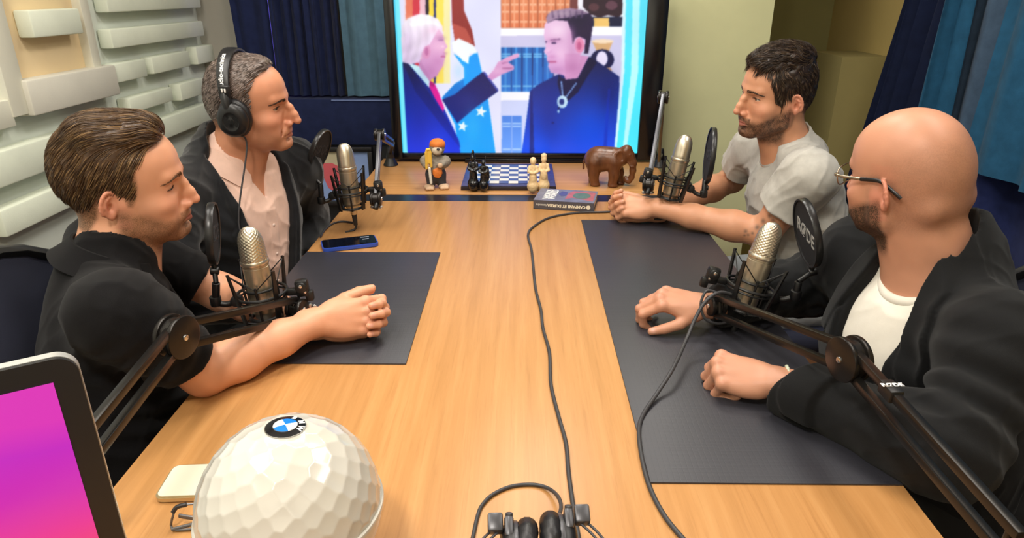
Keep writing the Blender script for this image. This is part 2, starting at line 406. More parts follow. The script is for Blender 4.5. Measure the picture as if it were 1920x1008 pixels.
# ------------------------------------------------------------------ table
def wood_top(name, along_y=True):
    t = NT(name); st = (55, 2.2, 55) if along_y else (2.2, 55, 55)
    a = t.noise(1.0, 6, 0.65, stretch=st)
    b = t.noise(1.0, 2, 0.5, stretch=(9, .35, 9) if along_y else (.35, 9, 9))
    c = t.noise(1.0, 4, 0.7, stretch=(230, 6, 230) if along_y else (6, 230, 230))
    r = t.ramp(a.outputs['Fac'], [(0.25, lin('#B1804B')), (0.5, lin('#BD8A54')), (0.75, lin('#C79660'))])
    r2 = t.ramp(b.outputs['Fac'], [(0.35, (0.94, 0.92, 0.89)), (0.65, (1.03, 1.02, 1.01))])
    r3 = t.ramp(c.outputs['Fac'], [(0.30, (0.80, 0.76, 0.72)), (0.46, (1, 1, 1))])
    m1 = t.n('ShaderNodeMix', data_type='RGBA', blend_type='MULTIPLY'); m1.inputs['Factor'].default_value = 1
    m2 = t.n('ShaderNodeMix', data_type='RGBA', blend_type='MULTIPLY'); m2.inputs['Factor'].default_value = 0.6
    t.l(r.outputs['Color'], m1.inputs['A']); t.l(r2.outputs['Color'], m1.inputs['B'])
    t.l(m1.outputs['Result'], m2.inputs['A']); t.l(r3.outputs['Color'], m2.inputs['B'])
    t.l(m2.outputs['Result'], t.b.inputs['Base Color'])
    t.b.inputs['Roughness'].default_value = 0.36; t.b.inputs['Specular IOR Level'].default_value = 0.45
    t.bump(c.outputs['Fac'], 0.08, 0.0005); return t.m
TXL, TXR, TY0, TYS0, TYS1, TY1 = -0.583, 0.555, 0.06, 2.231, 2.317, 2.86
WOOD = wood_top('oak_top'); WOOD2 = wood_top('oak_end', False)
BLK = pm('black_satin', '#141416', 0.4)
tb = thing('conference_table', 'long oak conference table with a black strip across it', 'table', (0, 1.4, 0))
MB().box(((TXL + TXR) / 2, (TY0 + TYS0) / 2, T - .018), (TXR - TXL, TYS0 - TY0, .036), bev=.002).build('tabletop', WOOD, tb)
MB().box(((TXL + TXR) / 2, (TYS1 + TY1) / 2, T - .018), (TXR - TXL, TY1 - TYS1, .036), bev=.002).build('end_top', WOOD2, tb)
MB().box(((TXL + TXR) / 2, (TYS0 + TYS1) / 2, T - .02), (TXR - TXL, TYS1 - TYS0 - .002, .036)).build('cable_strip', pm('strip_black', '#1E2027', 0.3), tb)
for y in (0.35, 2.0, 2.7):
    for x in (TXL + .12, TXR - .12):
        MB().box((x, y, (T - .036) / 2), (.06, .06, T - .036), bev=.004).build('leg', BLK, tb)
MB().box(((TXL + TXR) / 2, 1.35, 0.5), (.04, 2.4, .3)).build('modesty_panel', BLK, tb)
def mat_mat():
    t = NT('mat_rubber'); v = t.n('ShaderNodeTexVoronoi'); v.feature = 'DISTANCE_TO_EDGE'
    tc = t.n('ShaderNodeTexCoord'); v.inputs['Scale'].default_value = 120; v.inputs['Randomness'].default_value = 0.12
    t.l(tc.outputs['Object'], v.inputs['Vector'])
    r = t.ramp(v.outputs['Distance'], [(0.0, (0, 0, 0)), (0.12, (1, 1, 1))])
    t.bump(r.outputs['Color'], 0.12, 0.0006)
    nz = t.noise(3, 4); rr = t.ramp(nz.outputs['Fac'], [(0.3, lin('#2C2C33')), (0.7, lin('#33333A'))])
    t.l(rr.outputs['Color'], t.b.inputs['Base Color'])
    t.b.inputs['Roughness'].default_value = 0.45; t.b.inputs['Specular IOR Level'].default_value = 0.5; return t.m
MATM = mat_mat()
def desk_mat(x0, x1, y0, y1, label):
    o = MB().box((0, 0, 0), (x1 - x0, y1 - y0, .003), bev=.001).build('desk_mat', MATM)
    o.location = ((x0 + x1) / 2, (y0 + y1) / 2, T + .0016); tag(o, label, 'desk mat', 'black desk mats')
desk_mat(TXL + .002, -0.216, 1.134, 1.733, 'black rubber desk mat under the clasped hands of the brown haired man')
desk_mat(0.190, TXR - .001, 0.80, 2.022, 'long black textured desk mat in front of the bald man')

# ------------------------------------------------------------------ television
YT = 2.80
tv = thing('television', 'big black television standing at the end of the table, showing two men in suits', 'television', (0.02, YT + .04, T))
sl = PY(755, 287, YT); sr = PY(1195, 287, YT)
sx0, sx1, sz0 = sl.x, sr.x, (sl.z + sr.z) / 2; sw = sx1 - sx0; sh = sw * 0.66; sz1 = sz0 + sh
bx0 = PY(738, 300, YT).x; bx1 = PY(1231, 300, YT).x; bz0 = T + .012
TVB = pm('tv_black_gloss', '#0B0B10', 0.22, spec=0.5)
for (a, b, c, d) in ((bx0, sx0, bz0, sz1 + .06), (sx1, bx1, bz0, sz1 + .06), (sx0, sx1, bz0, sz0), (sx0, sx1, sz1, sz1 + .06)):
    MB().box(((a + b) / 2, YT + .03, (c + d) / 2), (b - a, .07, d - c), bev=.004).build('bezel', TVB, tv)
MB().box(((bx0 + bx1) / 2, YT + .055, (bz0 + sz1 + .06) / 2), (bx1 - bx0 - .02, .05, sz1 + .03 - bz0)).build('back_shell', TVB, tv)
MB().box((0.02, YT + .045, T + .008), (.5, .12, .016), bev=.004).build('foot', TVB, tv)
q = PY(972, 301, YT - .006)
MB().box((q.x, YT - .006, q.z), (.016, .003, .005), bev=.001).build('badge', pm('silver', '#B8B8BC', 0.3, 0.9), tv)

def project(P):                  # world -> photo pixels, used to lay the picture out on the screen
    R = np.array(RC).T; q = (P - np.array(CAM)) @ R.T
    return 960 + F * q[:, 0] / -q[:, 2], 504 - F * q[:, 1] / -q[:, 2]
def inpoly(x, y, poly):
    r = np.zeros(x.shape, bool); n = len(poly); j = n - 1
    for i in range(n):
        xi, yi = poly[i]; xj, yj = poly[j]
        if yi != yj:
            c = ((yi > y) != (yj > y)) & (x < (xj - xi) * (y - yi) / (yj - yi) + xi); r ^= c
        j = i
    return r
def screen_picture(xx, yy):      # broadcast frame: flags, bookshelf and two men in suits
    cx = (xx - 640) * 3; cy = yy * 3
    col = np.empty(xx.shape + (3,), np.float32); col[:] = (0.90, 0.90, 1.0)
    def c8(*v): return np.array(v, np.float32) / 255
    def P(poly, c, c2=None, y0=0, y1=860):
        m = inpoly(cx, cy, poly)
        if c2 is None: col[m] = c8(*c)
        else:
            t = np.clip((cy[m] - y0) / (y1 - y0), 0, 1)[:, None]; col[m] = c8(*c) * (1 - t) + c8(*c2) * t
    def E(x, y, a, b, c): col[((cx - x) / a) ** 2 + ((cy - y) / b) ** 2 < 1] = c8(*c)
    def G(x, y, a, b_, c, k):
        w = k * np.exp(-(((cx - x) / a) ** 2 + ((cy - y) / b_) ** 2)); col[:] = col * (1 - w[..., None]) + c8(*c) * w[..., None]
    def star(x, y, r):
        P([(x + (r if k % 2 == 0 else r * .42) * math.sin(k * PI / 5 + .2), y - (r if k % 2 == 0 else r * .42) * math.cos(k * PI / 5 + .2)) for k in range(10)], (255, 255, 255))
    top = -500
    P([(350, top), (610, top), (610, 460), (520, 460), (350, 200)], (240, 225, 240))
    for a, b, c in ((362, 402, (235, 120, 90)), (402, 440, (215, 50, 70)), (440, 474, (240, 190, 205)), (474, 492, (30, 20, 40)), (492, 520, (250, 215, 60)), (520, 532, (30, 40, 110)), (532, 575, (250, 225, 90)), (575, 612, (245, 235, 170))):
        P([(a, top), (b, top), (b, 470), (a, 470)], c)
    P([(615, top), (680, top), (690, 60), (735, 170), (752, 262), (700, 250), (640, 240), (622, 120)], (150, 45, 45))
    P([(625, 130), (700, 160), (740, 240), (690, 250), (640, 235)], (190, 80, 70))
    P([(630, 300), (690, 340), (765, 290), (790, 405), (825, 560), (868, 865), (665, 865), (640, 700), (565, 550), (690, 465), (690, 380)], (0, 150, 245), (0, 165, 255))
    P([(622, 240), (660, 215), (745, 255), (765, 300), (720, 300), (715, 360), (680, 340), (650, 300), (630, 290)], (245, 250, 255))
    P([(570, 545), (640, 470), (690, 440), (690, 560), (640, 640)], (0, 120, 215))
    # shelf
    P([(897, top), (1600, top), (1600, 870), (897, 870)], (250, 248, 255))
    P([(897, top), (1285, top), (1285, 158), (897, 158)], (170, 90, 60))
    for k in range(8):
        a = 900 + k * 52 - (3 if k > 4 else 0)
        P([(a, top), (a + 46, top), (a + 46, 155), (a, 155)], (232, 140, 95), (224, 120, 80), 0, 150)
        for yb in (20, 62, 118): P([(a + 3, yb), (a + 43, yb), (a + 43, yb + 9), (a + 3, yb + 9)], (250, 195, 160))
        P([(a + 18, top), (a + 26, top), (a + 26, 155), (a + 18, 155)], (245, 170, 130))
    P([(897, 200), (1585, 200), (1585, 515), (897, 515)], (205, 200, 232))
    P([(897, 565), (1585, 565), (1585, 870), (897, 870)], (205, 212, 248))
    for k in range(5):
        a = 900 + k * 59
        P([(a, 268), (a + 55, 268), (a + 55, 516), (a, 516)], (25, 95, 175), (35, 120, 215), 260, 520)
        P([(a + 18, 268), (a + 30, 268), (a + 30, 516), (a + 18, 516)], (60, 145, 225))
        for yb in (300, 316, 480): P([(a + 3, yb), (a + 52, yb), (a + 52, yb + 8), (a + 3, yb + 8)], (120, 190, 240))
        P([(a + 55, 268), (a + 59, 268), (a + 59, 516), (a + 55, 516)], (10, 30, 90))
    for k in range(2):
        a = 903 + k * 58
        P([(a, 652), (a + 54, 652), (a + 54, 862), (a, 862)], (70, 130, 225), (110, 165, 255), 650, 860)
        for yb in (690, 705, 835): P([(a + 3, yb), (a + 50, yb), (a + 50, yb + 9), (a + 3, yb + 9)], (170, 205, 255))
    P([(1285, top), (1330, top), (1330, 70), (1285, 70)], (120, 60, 60))
    P([(1365, top), (1600, top), (1598, 60), (1560, 98), (1500, 85), (1450, 98), (1400, 80), (1360, 40)], (45, 25, 40))
    E(1420, 40, 30, 22, (85, 50, 60)); E(1520, 30, 34, 26, (95, 60, 75))
    P([(1408, 95), (1582, 95), (1582, 150), (1408, 150)], (15, 25, 60)); P([(1420, 100), (1507, 100), (1507, 150), (1420, 150)], (240, 195, 110))
    P([(1408, 228), (1530, 228), (1515, 262), (1500, 300), (1440, 300), (1425, 262)], (215, 170, 120)); E(1470, 232, 62, 12, (245, 220, 190))
    E(1468, 335, 66, 58, (15, 20, 70)); E(1466, 330, 32, 42, (235, 225, 250)); P([(1430, 380), (1510, 380), (1525, 398), (1415, 398)], (200, 150, 110))
    # side strips
    P([(1612, top), (1755, top), (1750, 0), (1665, 870), (1533, 870), (1590, 400)], (90, 228, 250), (70, 235, 255))
    P([(1650, top), (1690, top), (1670, 400), (1600, 870), (1580, 870), (1630, 400)], (185, 250, 255))
    P([(1590, top), (1612, top), (1592, 400), (1545, 870), (1530, 870), (1575, 400)], (215, 245, 255))
    P([(270, top), (325, top), (327, 0), (374, 865), (335, 865)], (120, 240, 255)); P([(270, top), (300, top), (302, 0), (350, 865), (335, 865)], (60, 200, 240))
    # man with pale hair, pointing
    P([(345, 352), (400, 345), (500, 470), (585, 625), (662, 790), (670, 870), (374, 870)], (10, 25, 95), (0, 50, 225), 350, 840)
    P([(345, 352), (372, 352), (520, 560), (600, 680), (665, 800), (668, 830), (560, 700), (420, 520)], (5, 10, 60), (0, 40, 190), 350, 840)
    P([(566, 560), (640, 530), (735, 450), (795, 405), (880, 515), (760, 600), (652, 692)], (15, 20, 90), (10, 35, 130), 420, 680)
    P([(795, 405), (806, 402), (884, 505), (880, 517)], (60, 70, 170))
    P([(372, 352), (440, 372), (498, 458), (494, 494), (440, 430)], (205, 248, 255))
    P([(430, 330), (560, 380), (540, 425), (505, 448), (495, 455), (440, 380)], (205, 140, 190))
    P([(455, 150), (560, 150), (573, 200), (580, 230), (597, 262), (580, 285), (586, 318), (578, 345), (572, 372), (545, 412), (505, 440), (450, 352)], (233, 178, 214), (215, 150, 205), 180, 420)
    E(572, 318, 14, 6, (190, 100, 150)); E(560, 226, 16, 5, (170, 120, 170)); E(570, 262, 10, 8, (245, 200, 225))
    E(478, 290, 24, 42, (225, 150, 195)); E(480, 290, 11, 24, (195, 110, 165))
    P([(336, 190), (344, 140), (372, 104), (430, 80), (490, 82), (545, 108), (570, 150), (574, 195), (545, 165), (520, 210), (498, 250), (470, 262), (452, 300), (440, 350), (392, 362), (345, 350), (340, 280)], (250, 240, 250), (222, 200, 232), 90, 340)
    for k in range(7):
        P([(352 + k * 14, 180 + k * 6), (356 + k * 14, 180 + k * 6), (379 + k * 8, 340), (375 + k * 8, 340)], (222, 204, 228))
    P([(380, 130), (520, 112), (560, 150), (500, 135), (390, 150)], (255, 250, 255))
    P([(497, 452), (525, 470), (548, 520), (578, 605), (574, 632), (522, 545), (495, 490)], (225, 20, 150)); P([(497, 452), (525, 470), (520, 490), (498, 480)], (180, 10, 120))
    P([(820, 432), (858, 392), (880, 350), (930, 322), (992, 298), (1004, 310), (995, 322), (938, 350), (972, 372), (970, 392), (945, 402), (900, 420), (846, 452)], (232, 170, 215), (215, 150, 205), 300, 440)
    P([(905, 378), (965, 380), (962, 388), (905, 390)], (180, 110, 165)); P([(900, 352), (940, 346), (935, 352), (905, 362)], (190, 120, 175))
    # man in dark coat
    P([(1230, 412), (1395, 318), (1440, 345), (1565, 432), (1560, 560), (1532, 870), (1012, 870), (1035, 720), (1062, 512), (1100, 480)], (18, 26, 84), (0, 75, 235), 350, 830)
    P([(1062, 512), (1075, 510), (1085, 870), (1060, 870)], (5, 30, 120)); P([(1500, 500), (1512, 500), (1490, 870), (1470, 870)], (0, 50, 190))
    P([(1395, 318), (1440, 348), (1390, 420), (1330, 520), (1215, 620), (1255, 520), (1330, 440)], (8, 12, 56))
    P([(1222, 415), (1240, 440), (1340, 430), (1325, 470), (1280, 560), (1245, 570), (1215, 470)], (12, 14, 60))
    for a, b, c, d in ((1238, 462, 1246, 545), (1320, 470, 1262, 548)):
        for k in range(9):
            t = k / 8; E(a + (c - a) * t, b + (d - b) * t, 5, 5, (150, 190, 245))
    E(1243, 572, 30, 36, (210, 240, 255)); E(1240, 572, 14, 17, (20, 40, 120)); E(1222, 626, 7, 9, (200, 235, 255))
    E(1190, 690, 8, 6, (0, 20, 110))
    P([(1240, 400), (1340, 310), (1392, 318), (1330, 440), (1262, 448)], (215, 150, 200))
    P([(1142, 140), (1160, 112), (1290, 100), (1320, 200), (1372, 215), (1374, 260), (1345, 312), (1330, 400), (1270, 428), (1215, 415), (1178, 408), (1162, 372), (1168, 352), (1155, 338), (1158, 315), (1138, 292), (1150, 262), (1148, 235), (1140, 205)], (240, 198, 232), (225, 165, 215), 130, 420)
    P([(1255, 300), (1345, 300), (1330, 400), (1262, 428)], (220, 155, 205))
    E(1340, 255, 26, 42, (235, 140, 180)); E(1338, 258, 12, 24, (200, 90, 140))
    P([(1176, 222), (1232, 216), (1232, 223), (1178, 229)], (120, 80, 130)); E(1196, 242, 14, 6, (60, 40, 90)); P([(1160, 342), (1212, 342), (1208, 350), (1164, 350)], (190, 90, 140)); E(1152, 236, 6, 5, (70, 50, 100))
    P([(1155, 290), (1185, 282), (1180, 298), (1158, 304)], (215, 150, 205))
    P([(1150, 100), (1165, 75), (1200, 58), (1285, 45), (1350, 55), (1402, 78), (1416, 110), (1408, 190), (1388, 302), (1366, 300), (1374, 222), (1338, 205), (1315, 215), (1302, 252), (1292, 175), (1272, 118), (1200, 112), (1160, 130)], (35, 22, 60))
    P([(1150, 105), (1165, 75), (1200, 58), (1285, 45), (1350, 55), (1395, 75), (1350, 82), (1280, 98), (1200, 108), (1160, 128)], (165, 135, 165))
    for k in range(6): P([(1180 + k * 34, 62), (1190 + k * 34, 58), (1200 + k * 32, 100), (1186 + k * 32, 104)], (115, 88, 125))
    star(785, 628, 36); star(683, 710, 33)
    for x, y, a, b_, c, k in ((560, 215, 26, 14, (170, 105, 160), .5), (548, 262, 40, 26, (245, 195, 225), .55), (545, 345, 34, 30, (200, 130, 185), .5), (585, 300, 12, 10, (185, 105, 160), .5), (500, 400, 44, 40, (190, 120, 175), .5), (520, 170, 44, 22, (250, 205, 232), .6), (440, 120, 70, 26, (255, 252, 255), .7), (372, 250, 24, 90, (205, 180, 215), .45), (430, 250, 30, 60, (238, 220, 240), .5), (470, 200, 24, 40, (225, 195, 220), .5),
        (1215, 170, 48, 34, (255, 226, 248), .7), (1195, 228, 40, 14, (175, 110, 165), .5), (1235, 300, 36, 34, (248, 205, 236), .6), (1185, 320, 26, 14, (205, 130, 185), .5), (1215, 395, 46, 22, (190, 125, 180), .5), (1300, 290, 30, 70, (205, 140, 190), .45), (1290, 200, 22, 50, (210, 150, 200), .5), (1300, 380, 46, 40, (175, 105, 160), .5), (1165, 288, 14, 14, (250, 210, 238), .6), (1185, 350, 26, 8, (200, 105, 150), .5),
        (1250, 75, 70, 14, (190, 165, 185), .6), (1340, 110, 50, 40, (22, 16, 50), .6), (440, 620, 50, 160, (0, 30, 150), .4), (560, 790, 60, 70, (10, 70, 240), .4), (1170, 640, 60, 190, (10, 30, 130), .4), (1380, 700, 90, 150, (10, 90, 245), .35), (1500, 520, 50, 90, (14, 24, 100), .5), (1120, 820, 50, 60, (10, 80, 240), .4), (700, 560, 60, 40, (30, 40, 130), .5), (740, 720, 40, 90, (20, 185, 255), .5), (660, 400, 30, 50, (170, 215, 250), .5), (880, 400, 40, 20, (240, 190, 225), .5)): G(x, y, a, b_, c, k)
    hx = np.sin(cx * .09 + cy * .035 + 2 * np.sin(cy * .02)) * np.sin(cx * .05 - cy * .02); hm_ = inpoly(cx, cy, [(336, 190), (344, 140), (372, 104), (430, 80), (490, 82), (545, 108), (570, 150), (545, 165), (520, 210), (498, 250), (470, 262), (440, 350), (345, 350)]); col[hm_] *= (1 + .05 * hx[hm_])[:, None]
    col *= (1 + .02 * np.sin(cx * .013 + 1.3 * np.sin(cy * .011)))[..., None]; col = np.clip(col, 0, 1)
    return col
nx, nzg = 520, 342
U, V = np.meshgrid(np.linspace(sx0, sx1, nx), np.linspace(sz0, sz1, nzg))
PP = np.stack([U.ravel(), np.full(U.size, YT + .008), V.ravel()], 1)
pxx, pyy = project(PP)
colr = screen_picture(pxx.reshape(U.shape), pyy.reshape(U.shape))
for _ in range(7):
    k = colr.copy(); k[1:-1, 1:-1] = (colr[1:-1, 1:-1] * 4 + colr[:-2, 1:-1] + colr[2:, 1:-1] + colr[1:-1, :-2] + colr[1:-1, 2:]) / 8; colr = k
idx = np.arange(nx * nzg).reshape(nzg, nx)
quads = np.stack([idx[:-1, :-1], idx[:-1, 1:], idx[1:, 1:], idx[1:, :-1]], -1).reshape(-1, 4)
def np_mesh(name, V, Q, colors=None):
    me = bpy.data.meshes.new(name); V = np.ascontiguousarray(V, np.float32); Q = np.ascontiguousarray(Q, np.int32); k = Q.shape[1]
    me.vertices.add(len(V)); me.vertices.foreach_set('co', V.ravel())
    me.loops.add(Q.size); me.loops.foreach_set('vertex_index', Q.ravel())
    me.polygons.add(len(Q)); me.polygons.foreach_set('loop_start', np.arange(0, Q.size, k, dtype=np.int32)); me.polygons.foreach_set('loop_total', np.full(len(Q), k, np.int32))
    me.polygons.foreach_set('use_smooth', np.ones(len(Q), bool))
    if colors is not None:
        a = me.color_attributes.new('Col', 'FLOAT_COLOR', 'POINT'); c = np.ones((len(V), 4), np.float32); c[:, :3] = colors; a.data.foreach_set('color', c.ravel())
    me.update(calc_edges=True); me.validate(); return me
def s2l(c): return np.where(c < 0.04045, c / 12.92, ((np.maximum(c, 0) + 0.055) / 1.055) ** 2.4)
me = np_mesh('screen', PP, quads, s2l(colr.reshape(-1, 3)))
tS = NT('screen_glow'); at = tS.n('ShaderNodeVertexColor'); at.layer_name = 'Col'
tS.l(at.outputs['Color'], tS.b.inputs['Emission Color']); tS.b.inputs['Emission Strength'].default_value = 0.92
tS.b.inputs['Base Color'].default_value = (0.01, 0.01, 0.01, 1); tS.b.inputs['Roughness'].default_value = 0.25
me.materials.append(tS.m); so = bpy.data.objects.new('screen', me); C.objects.link(so); put(so, tv); so['label'] = 'lit screen with two men in suits before flags and bookshelves'

# ------------------------------------------------------------------ smooth solids: blended shapes meshed on a fine grid
def V3(p): return np.array(p, np.float64)
class Fr:                        # a placed local frame (rotation R, origin o, scale s)
    def __init__(s, o=(0, 0, 0), R=None, sc=1.0):
        s.o = V3(o); s.R = np.eye(3) if R is None else np.array(R, np.float64); s.s = sc
    def loc(s, P): return ((P - s.o) @ s.R) / s.s
    def w(s, p): return s.o + s.R @ (V3(p) * s.s)
    def d(s, v): return s.R @ V3(v)
WORLD = Fr()
def rotm(ax, deg): return np.array(Matrix.Rotation(math.radians(deg), 3, ax))
def nrm(v): v = V3(v); return v / np.linalg.norm(v)

class Solid:
    def __init__(s, margin=0.012, mk=1.0): s.ops = []; s.fr = WORLD; s.margin = margin; s.mk = mk
    def _push(s, fn, lo, hi, op, k, fr):
        fr = fr or s.fr
        c = np.array([[x, y, z] for x in (lo[0], hi[0]) for y in (lo[1], hi[1]) for z in (lo[2], hi[2])])
        W = np.array([fr.w(p) for p in c]); s.ops.append((fn, W.min(0), W.max(0), op, k, fr)); return s
    def rc(s, a, b, ra, rb=None, k=0.01, op='u', fr=None, sq=None):      # tapered capsule
        rb = ra if rb is None else rb; a = V3(a); b = V3(b); ab = b - a; L = max(ab @ ab, 1e-12); rm = max(ra, rb)
        def fn(P):
            t = np.clip(((P - a) @ ab) / L, 0, 1); q = P - a - t[:, None] * ab
            return np.sqrt(np.einsum('ij,ij->i', q, q)) - (ra + (rb - ra) * t)
        return s._push(fn, np.minimum(a, b) - rm, np.maximum(a, b) + rm, op, k, fr)
    def el(s, c, r, rot=None, k=0.01, op='u', fr=None):                  # ellipsoid
        c = V3(c); r = V3(r); Rt = None if rot is None else np.array(rot); m = r.max()
        def fn(P):
            q = P - c
            if Rt is not None: q = q @ Rt
            q = q / r; k0 = np.sqrt(np.einsum('ij,ij->i', q, q)); q = q / r; k1 = np.sqrt(np.einsum('ij,ij->i', q, q)) + 1e-9
            return k0 * (k0 - 1) / k1
        e = r if rot is None else np.array([m] * 3)
        return s._push(fn, c - e, c + e, op, k, fr)
    def bx(s, c, h, rd=0.002, rot=None, k=0.004, op='u', fr=None):       # rounded box
        c = V3(c); h = V3(h); Rt = None if rot is None else np.array(rot)
        def fn(P):
            q = P - c
            if Rt is not None: q = q @ Rt
            q = np.abs(q) - (h - rd); return np.sqrt((np.maximum(q, 0) ** 2).sum(1)) + np.minimum(q.max(1), 0) - rd
        e = h if rot is None else np.array([np.linalg.norm(h)] * 3)
        return s._push(fn, c - e, c + e, op, k, fr)
    def chain(s, pts, rs, k=0.01, op='u', fr=None):
        for i in range(len(pts) - 1): s.rc(pts[i], pts[i + 1], rs[i], rs[i + 1], k, op, fr)
        return s
    def fn(s, f, lo, hi, op='u', k=0.005, fr=None): return s._push(f, V3(lo), V3(hi), op, k, fr)
    def disp(s, f, fr=None):                                             # displace the surface by a function of position
        s.ops.append((f, None, None, 'd', 0, fr or s.fr)); return s
    def cut(s, n, p, k=0.002):                                           # keep the side n points away from
        n = nrm(n); p = V3(p)
        s.ops.append((lambda P: (P - p) @ n, None, None, 'i', k, WORLD)); return s
    def ev(s, P, ops=None):
        d = np.full(len(P), 1.0); cache = {}
        for fn, lo, hi, op, k, fr in (ops if ops is not None else s.ops):
            if fr is WORLD: Q = P
            else:
                Q = cache.get(id(fr))
                if Q is None: Q = fr.loc(P); cache[id(fr)] = Q
            e = fn(Q) * (fr.s if op != 'd' else 1)
            if op == 'd': d = d + e; continue
            if op == 'u':
                if k > 0: h = np.maximum(k - np.abs(d - e), 0) / k; d = np.minimum(d, e) - h * h * k * 0.25
                else: d = np.minimum(d, e)
            else:
                if op == 's': e = -e
                if k > 0: h = np.maximum(k - np.abs(d - e), 0) / k; d = np.maximum(d, e) + h * h * k * 0.25
                else: d = np.maximum(d, e)
        return d
    def near(s, b0, b1):
        if getattr(s, '_n', -1) != len(s.ops):
            s._n = len(s.ops); s._lo = np.array([(-1e9,) * 3 if o[1] is None else o[1] - o[4] * s.mk - s.margin for o in s.ops]); s._hi = np.array([(1e9,) * 3 if o[1] is None else o[2] + o[4] * s.mk + s.margin for o in s.ops])
        m = ((s._lo < b1) & (s._hi > b0)).all(1); return [o for o, k in zip(s.ops, m) if k]
    def evl(s, P): return s.ev(P, s.near(P.min(0), P.max(0)))
    def mesh(s, vox, clip=None, B=20, pad=0.02):
        us = [o for o in s.ops if o[3] == 'u']
        lo = np.min([o[1] for o in us], 0) - pad; hi = np.max([o[2] for o in us], 0) + pad
        if clip is not None: lo = np.maximum(lo, V3(clip[0])); hi = np.minimum(hi, V3(clip[1]))
        nb = np.ceil((hi - lo) / (vox * B)).astype(int); N = nb * B + 2
        g = np.stack(np.meshgrid(*[np.arange(n) for n in nb], indexing='ij'), -1).reshape(-1, 3)
        cen = lo + (g + 0.5) * B * vox; half = B * vox / 2
        ax = np.arange(B + 1); loc = np.stack(np.meshgrid(ax, ax, ax, indexing='ij'), -1).reshape(-1, 3)
        n1 = B + 1; keys = []; verts = []; faces = []
        cor = np.array([[i, j, k] for i in (0, 1) for j in (0, 1) for k in (0, 1)])
        d0 = s.ev(cen)
        for bi in np.nonzero(np.abs(d0) < half * 3.4 + 0.02)[0]:
            b0 = cen[bi] - half; b1 = cen[bi] + half
            ops = s.near(b0, b1)
            if not ops: continue
            base = g[bi] * B
            P = lo + (base + loc) * vox; D = s.ev(P, ops).reshape(n1, n1, n1)
            neg = D < 0
            if neg.all() or not neg.any(): continue
            # cells
            acc = np.zeros((B, B, B), np.int8)
            for i, j, k in cor: acc += neg[i:i + B, j:j + B, k:k + B]
            ci = np.argwhere((acc > 0) & (acc < 8))
            if len(ci):
                sm = np.zeros((len(ci), 3)); ct = np.zeros(len(ci))
                vals = np.stack([D[ci[:, 0] + i, ci[:, 1] + j, ci[:, 2] + k] for i, j, k in cor], 1)
                for a in range(8):
                    for b in range(a + 1, 8):
                        df = np.abs(cor[a] - cor[b]).sum()
                        if df != 1: continue
                        m = (vals[:, a] < 0) != (vals[:, b] < 0); t = vals[m, a] / (vals[m, a] - vals[m, b])
                        sm[m] += cor[a] + t[:, None] * (cor[b] - cor[a]); ct[m] += 1
                verts.append(lo + (base + ci + sm / ct[:, None]) * vox)
                G = ci + base; keys.append((G[:, 0] * N[1] + G[:, 1]) * N[2] + G[:, 2])
            for axd in range(3):
                sl0 = [slice(0, B)] * 3; sl1 = [slice(0, B)] * 3; sl1[axd] = slice(1, B + 1)
                A0 = neg[tuple(sl0)]; A1 = neg[tuple(sl1)]
                e = np.argwhere(A0 != A1)
                if not len(e): continue
                inside = A0[e[:, 0], e[:, 1], e[:, 2]]; G = e + base
                u, v = (axd + 1) % 3, (axd + 2) % 3
                du = np.zeros(3, int); du[u] = 1; dv = np.zeros(3, int); dv[v] = 1
                q = [G - du - dv, G - dv, G, G - du]
                qk = np.stack([(x[:, 0] * N[1] + x[:, 1]) * N[2] + x[:, 2] for x in q], 1)
                qk[~inside] = qk[~inside][:, ::-1]; faces.append(qk)
        keys = np.concatenate(keys); verts = np.concatenate(verts); faces = np.concatenate(faces)
        o = np.argsort(keys); keys = keys[o]; verts = verts[o]
        ix = np.searchsorted(keys, faces); ix = np.clip(ix, 0, len(keys) - 1); ok = (keys[ix] == faces).all(1)
        return verts, ix[ok]

def smax(a, b, k=.003):
    h = np.maximum(k - np.abs(a - b), 0) / k; return np.maximum(a, b) + h * h * k * .25
def relax(V, Q, it=1, lam=0.5):  # light smoothing of the grid facets
    E = np.concatenate([Q[:, [0, 1]], Q[:, [1, 2]], Q[:, [2, 3]], Q[:, [3, 0]]])
    for _ in range(it):
        S = np.zeros_like(V); Ct = np.zeros(len(V))
        for a, b in ((0, 1), (1, 0)):
            for c in range(3): S[:, c] += np.bincount(E[:, a], V[E[:, b], c], len(V))
            Ct += np.bincount(E[:, a], minlength=len(V))
        V = V * (1 - lam) + lam * S / np.maximum(Ct, 1)[:, None]
    return V
def solid_obj(name, S, vox, mat, parent=None, colors=None, smooth=1, clip=None):
    Vv, Q = S.mesh(vox, clip)
    if smooth: Vv = relax(Vv, Q, smooth, 0.5)
    cl = None if colors is None else colors(Vv); b2 = None
    if isinstance(cl, tuple): cl, b2 = cl
    me = np_mesh(name, Vv, Q, cl); me.materials.append(mat)
    if b2 is not None:
        a = me.color_attributes.new('Beard', 'FLOAT_COLOR', 'POINT'); a.data.foreach_set('color', np.ascontiguousarray(b2, np.float32).ravel())
    o = bpy.data.objects.new(name, me); C.objects.link(o)
    if parent is not None: put(o, parent)
    return o

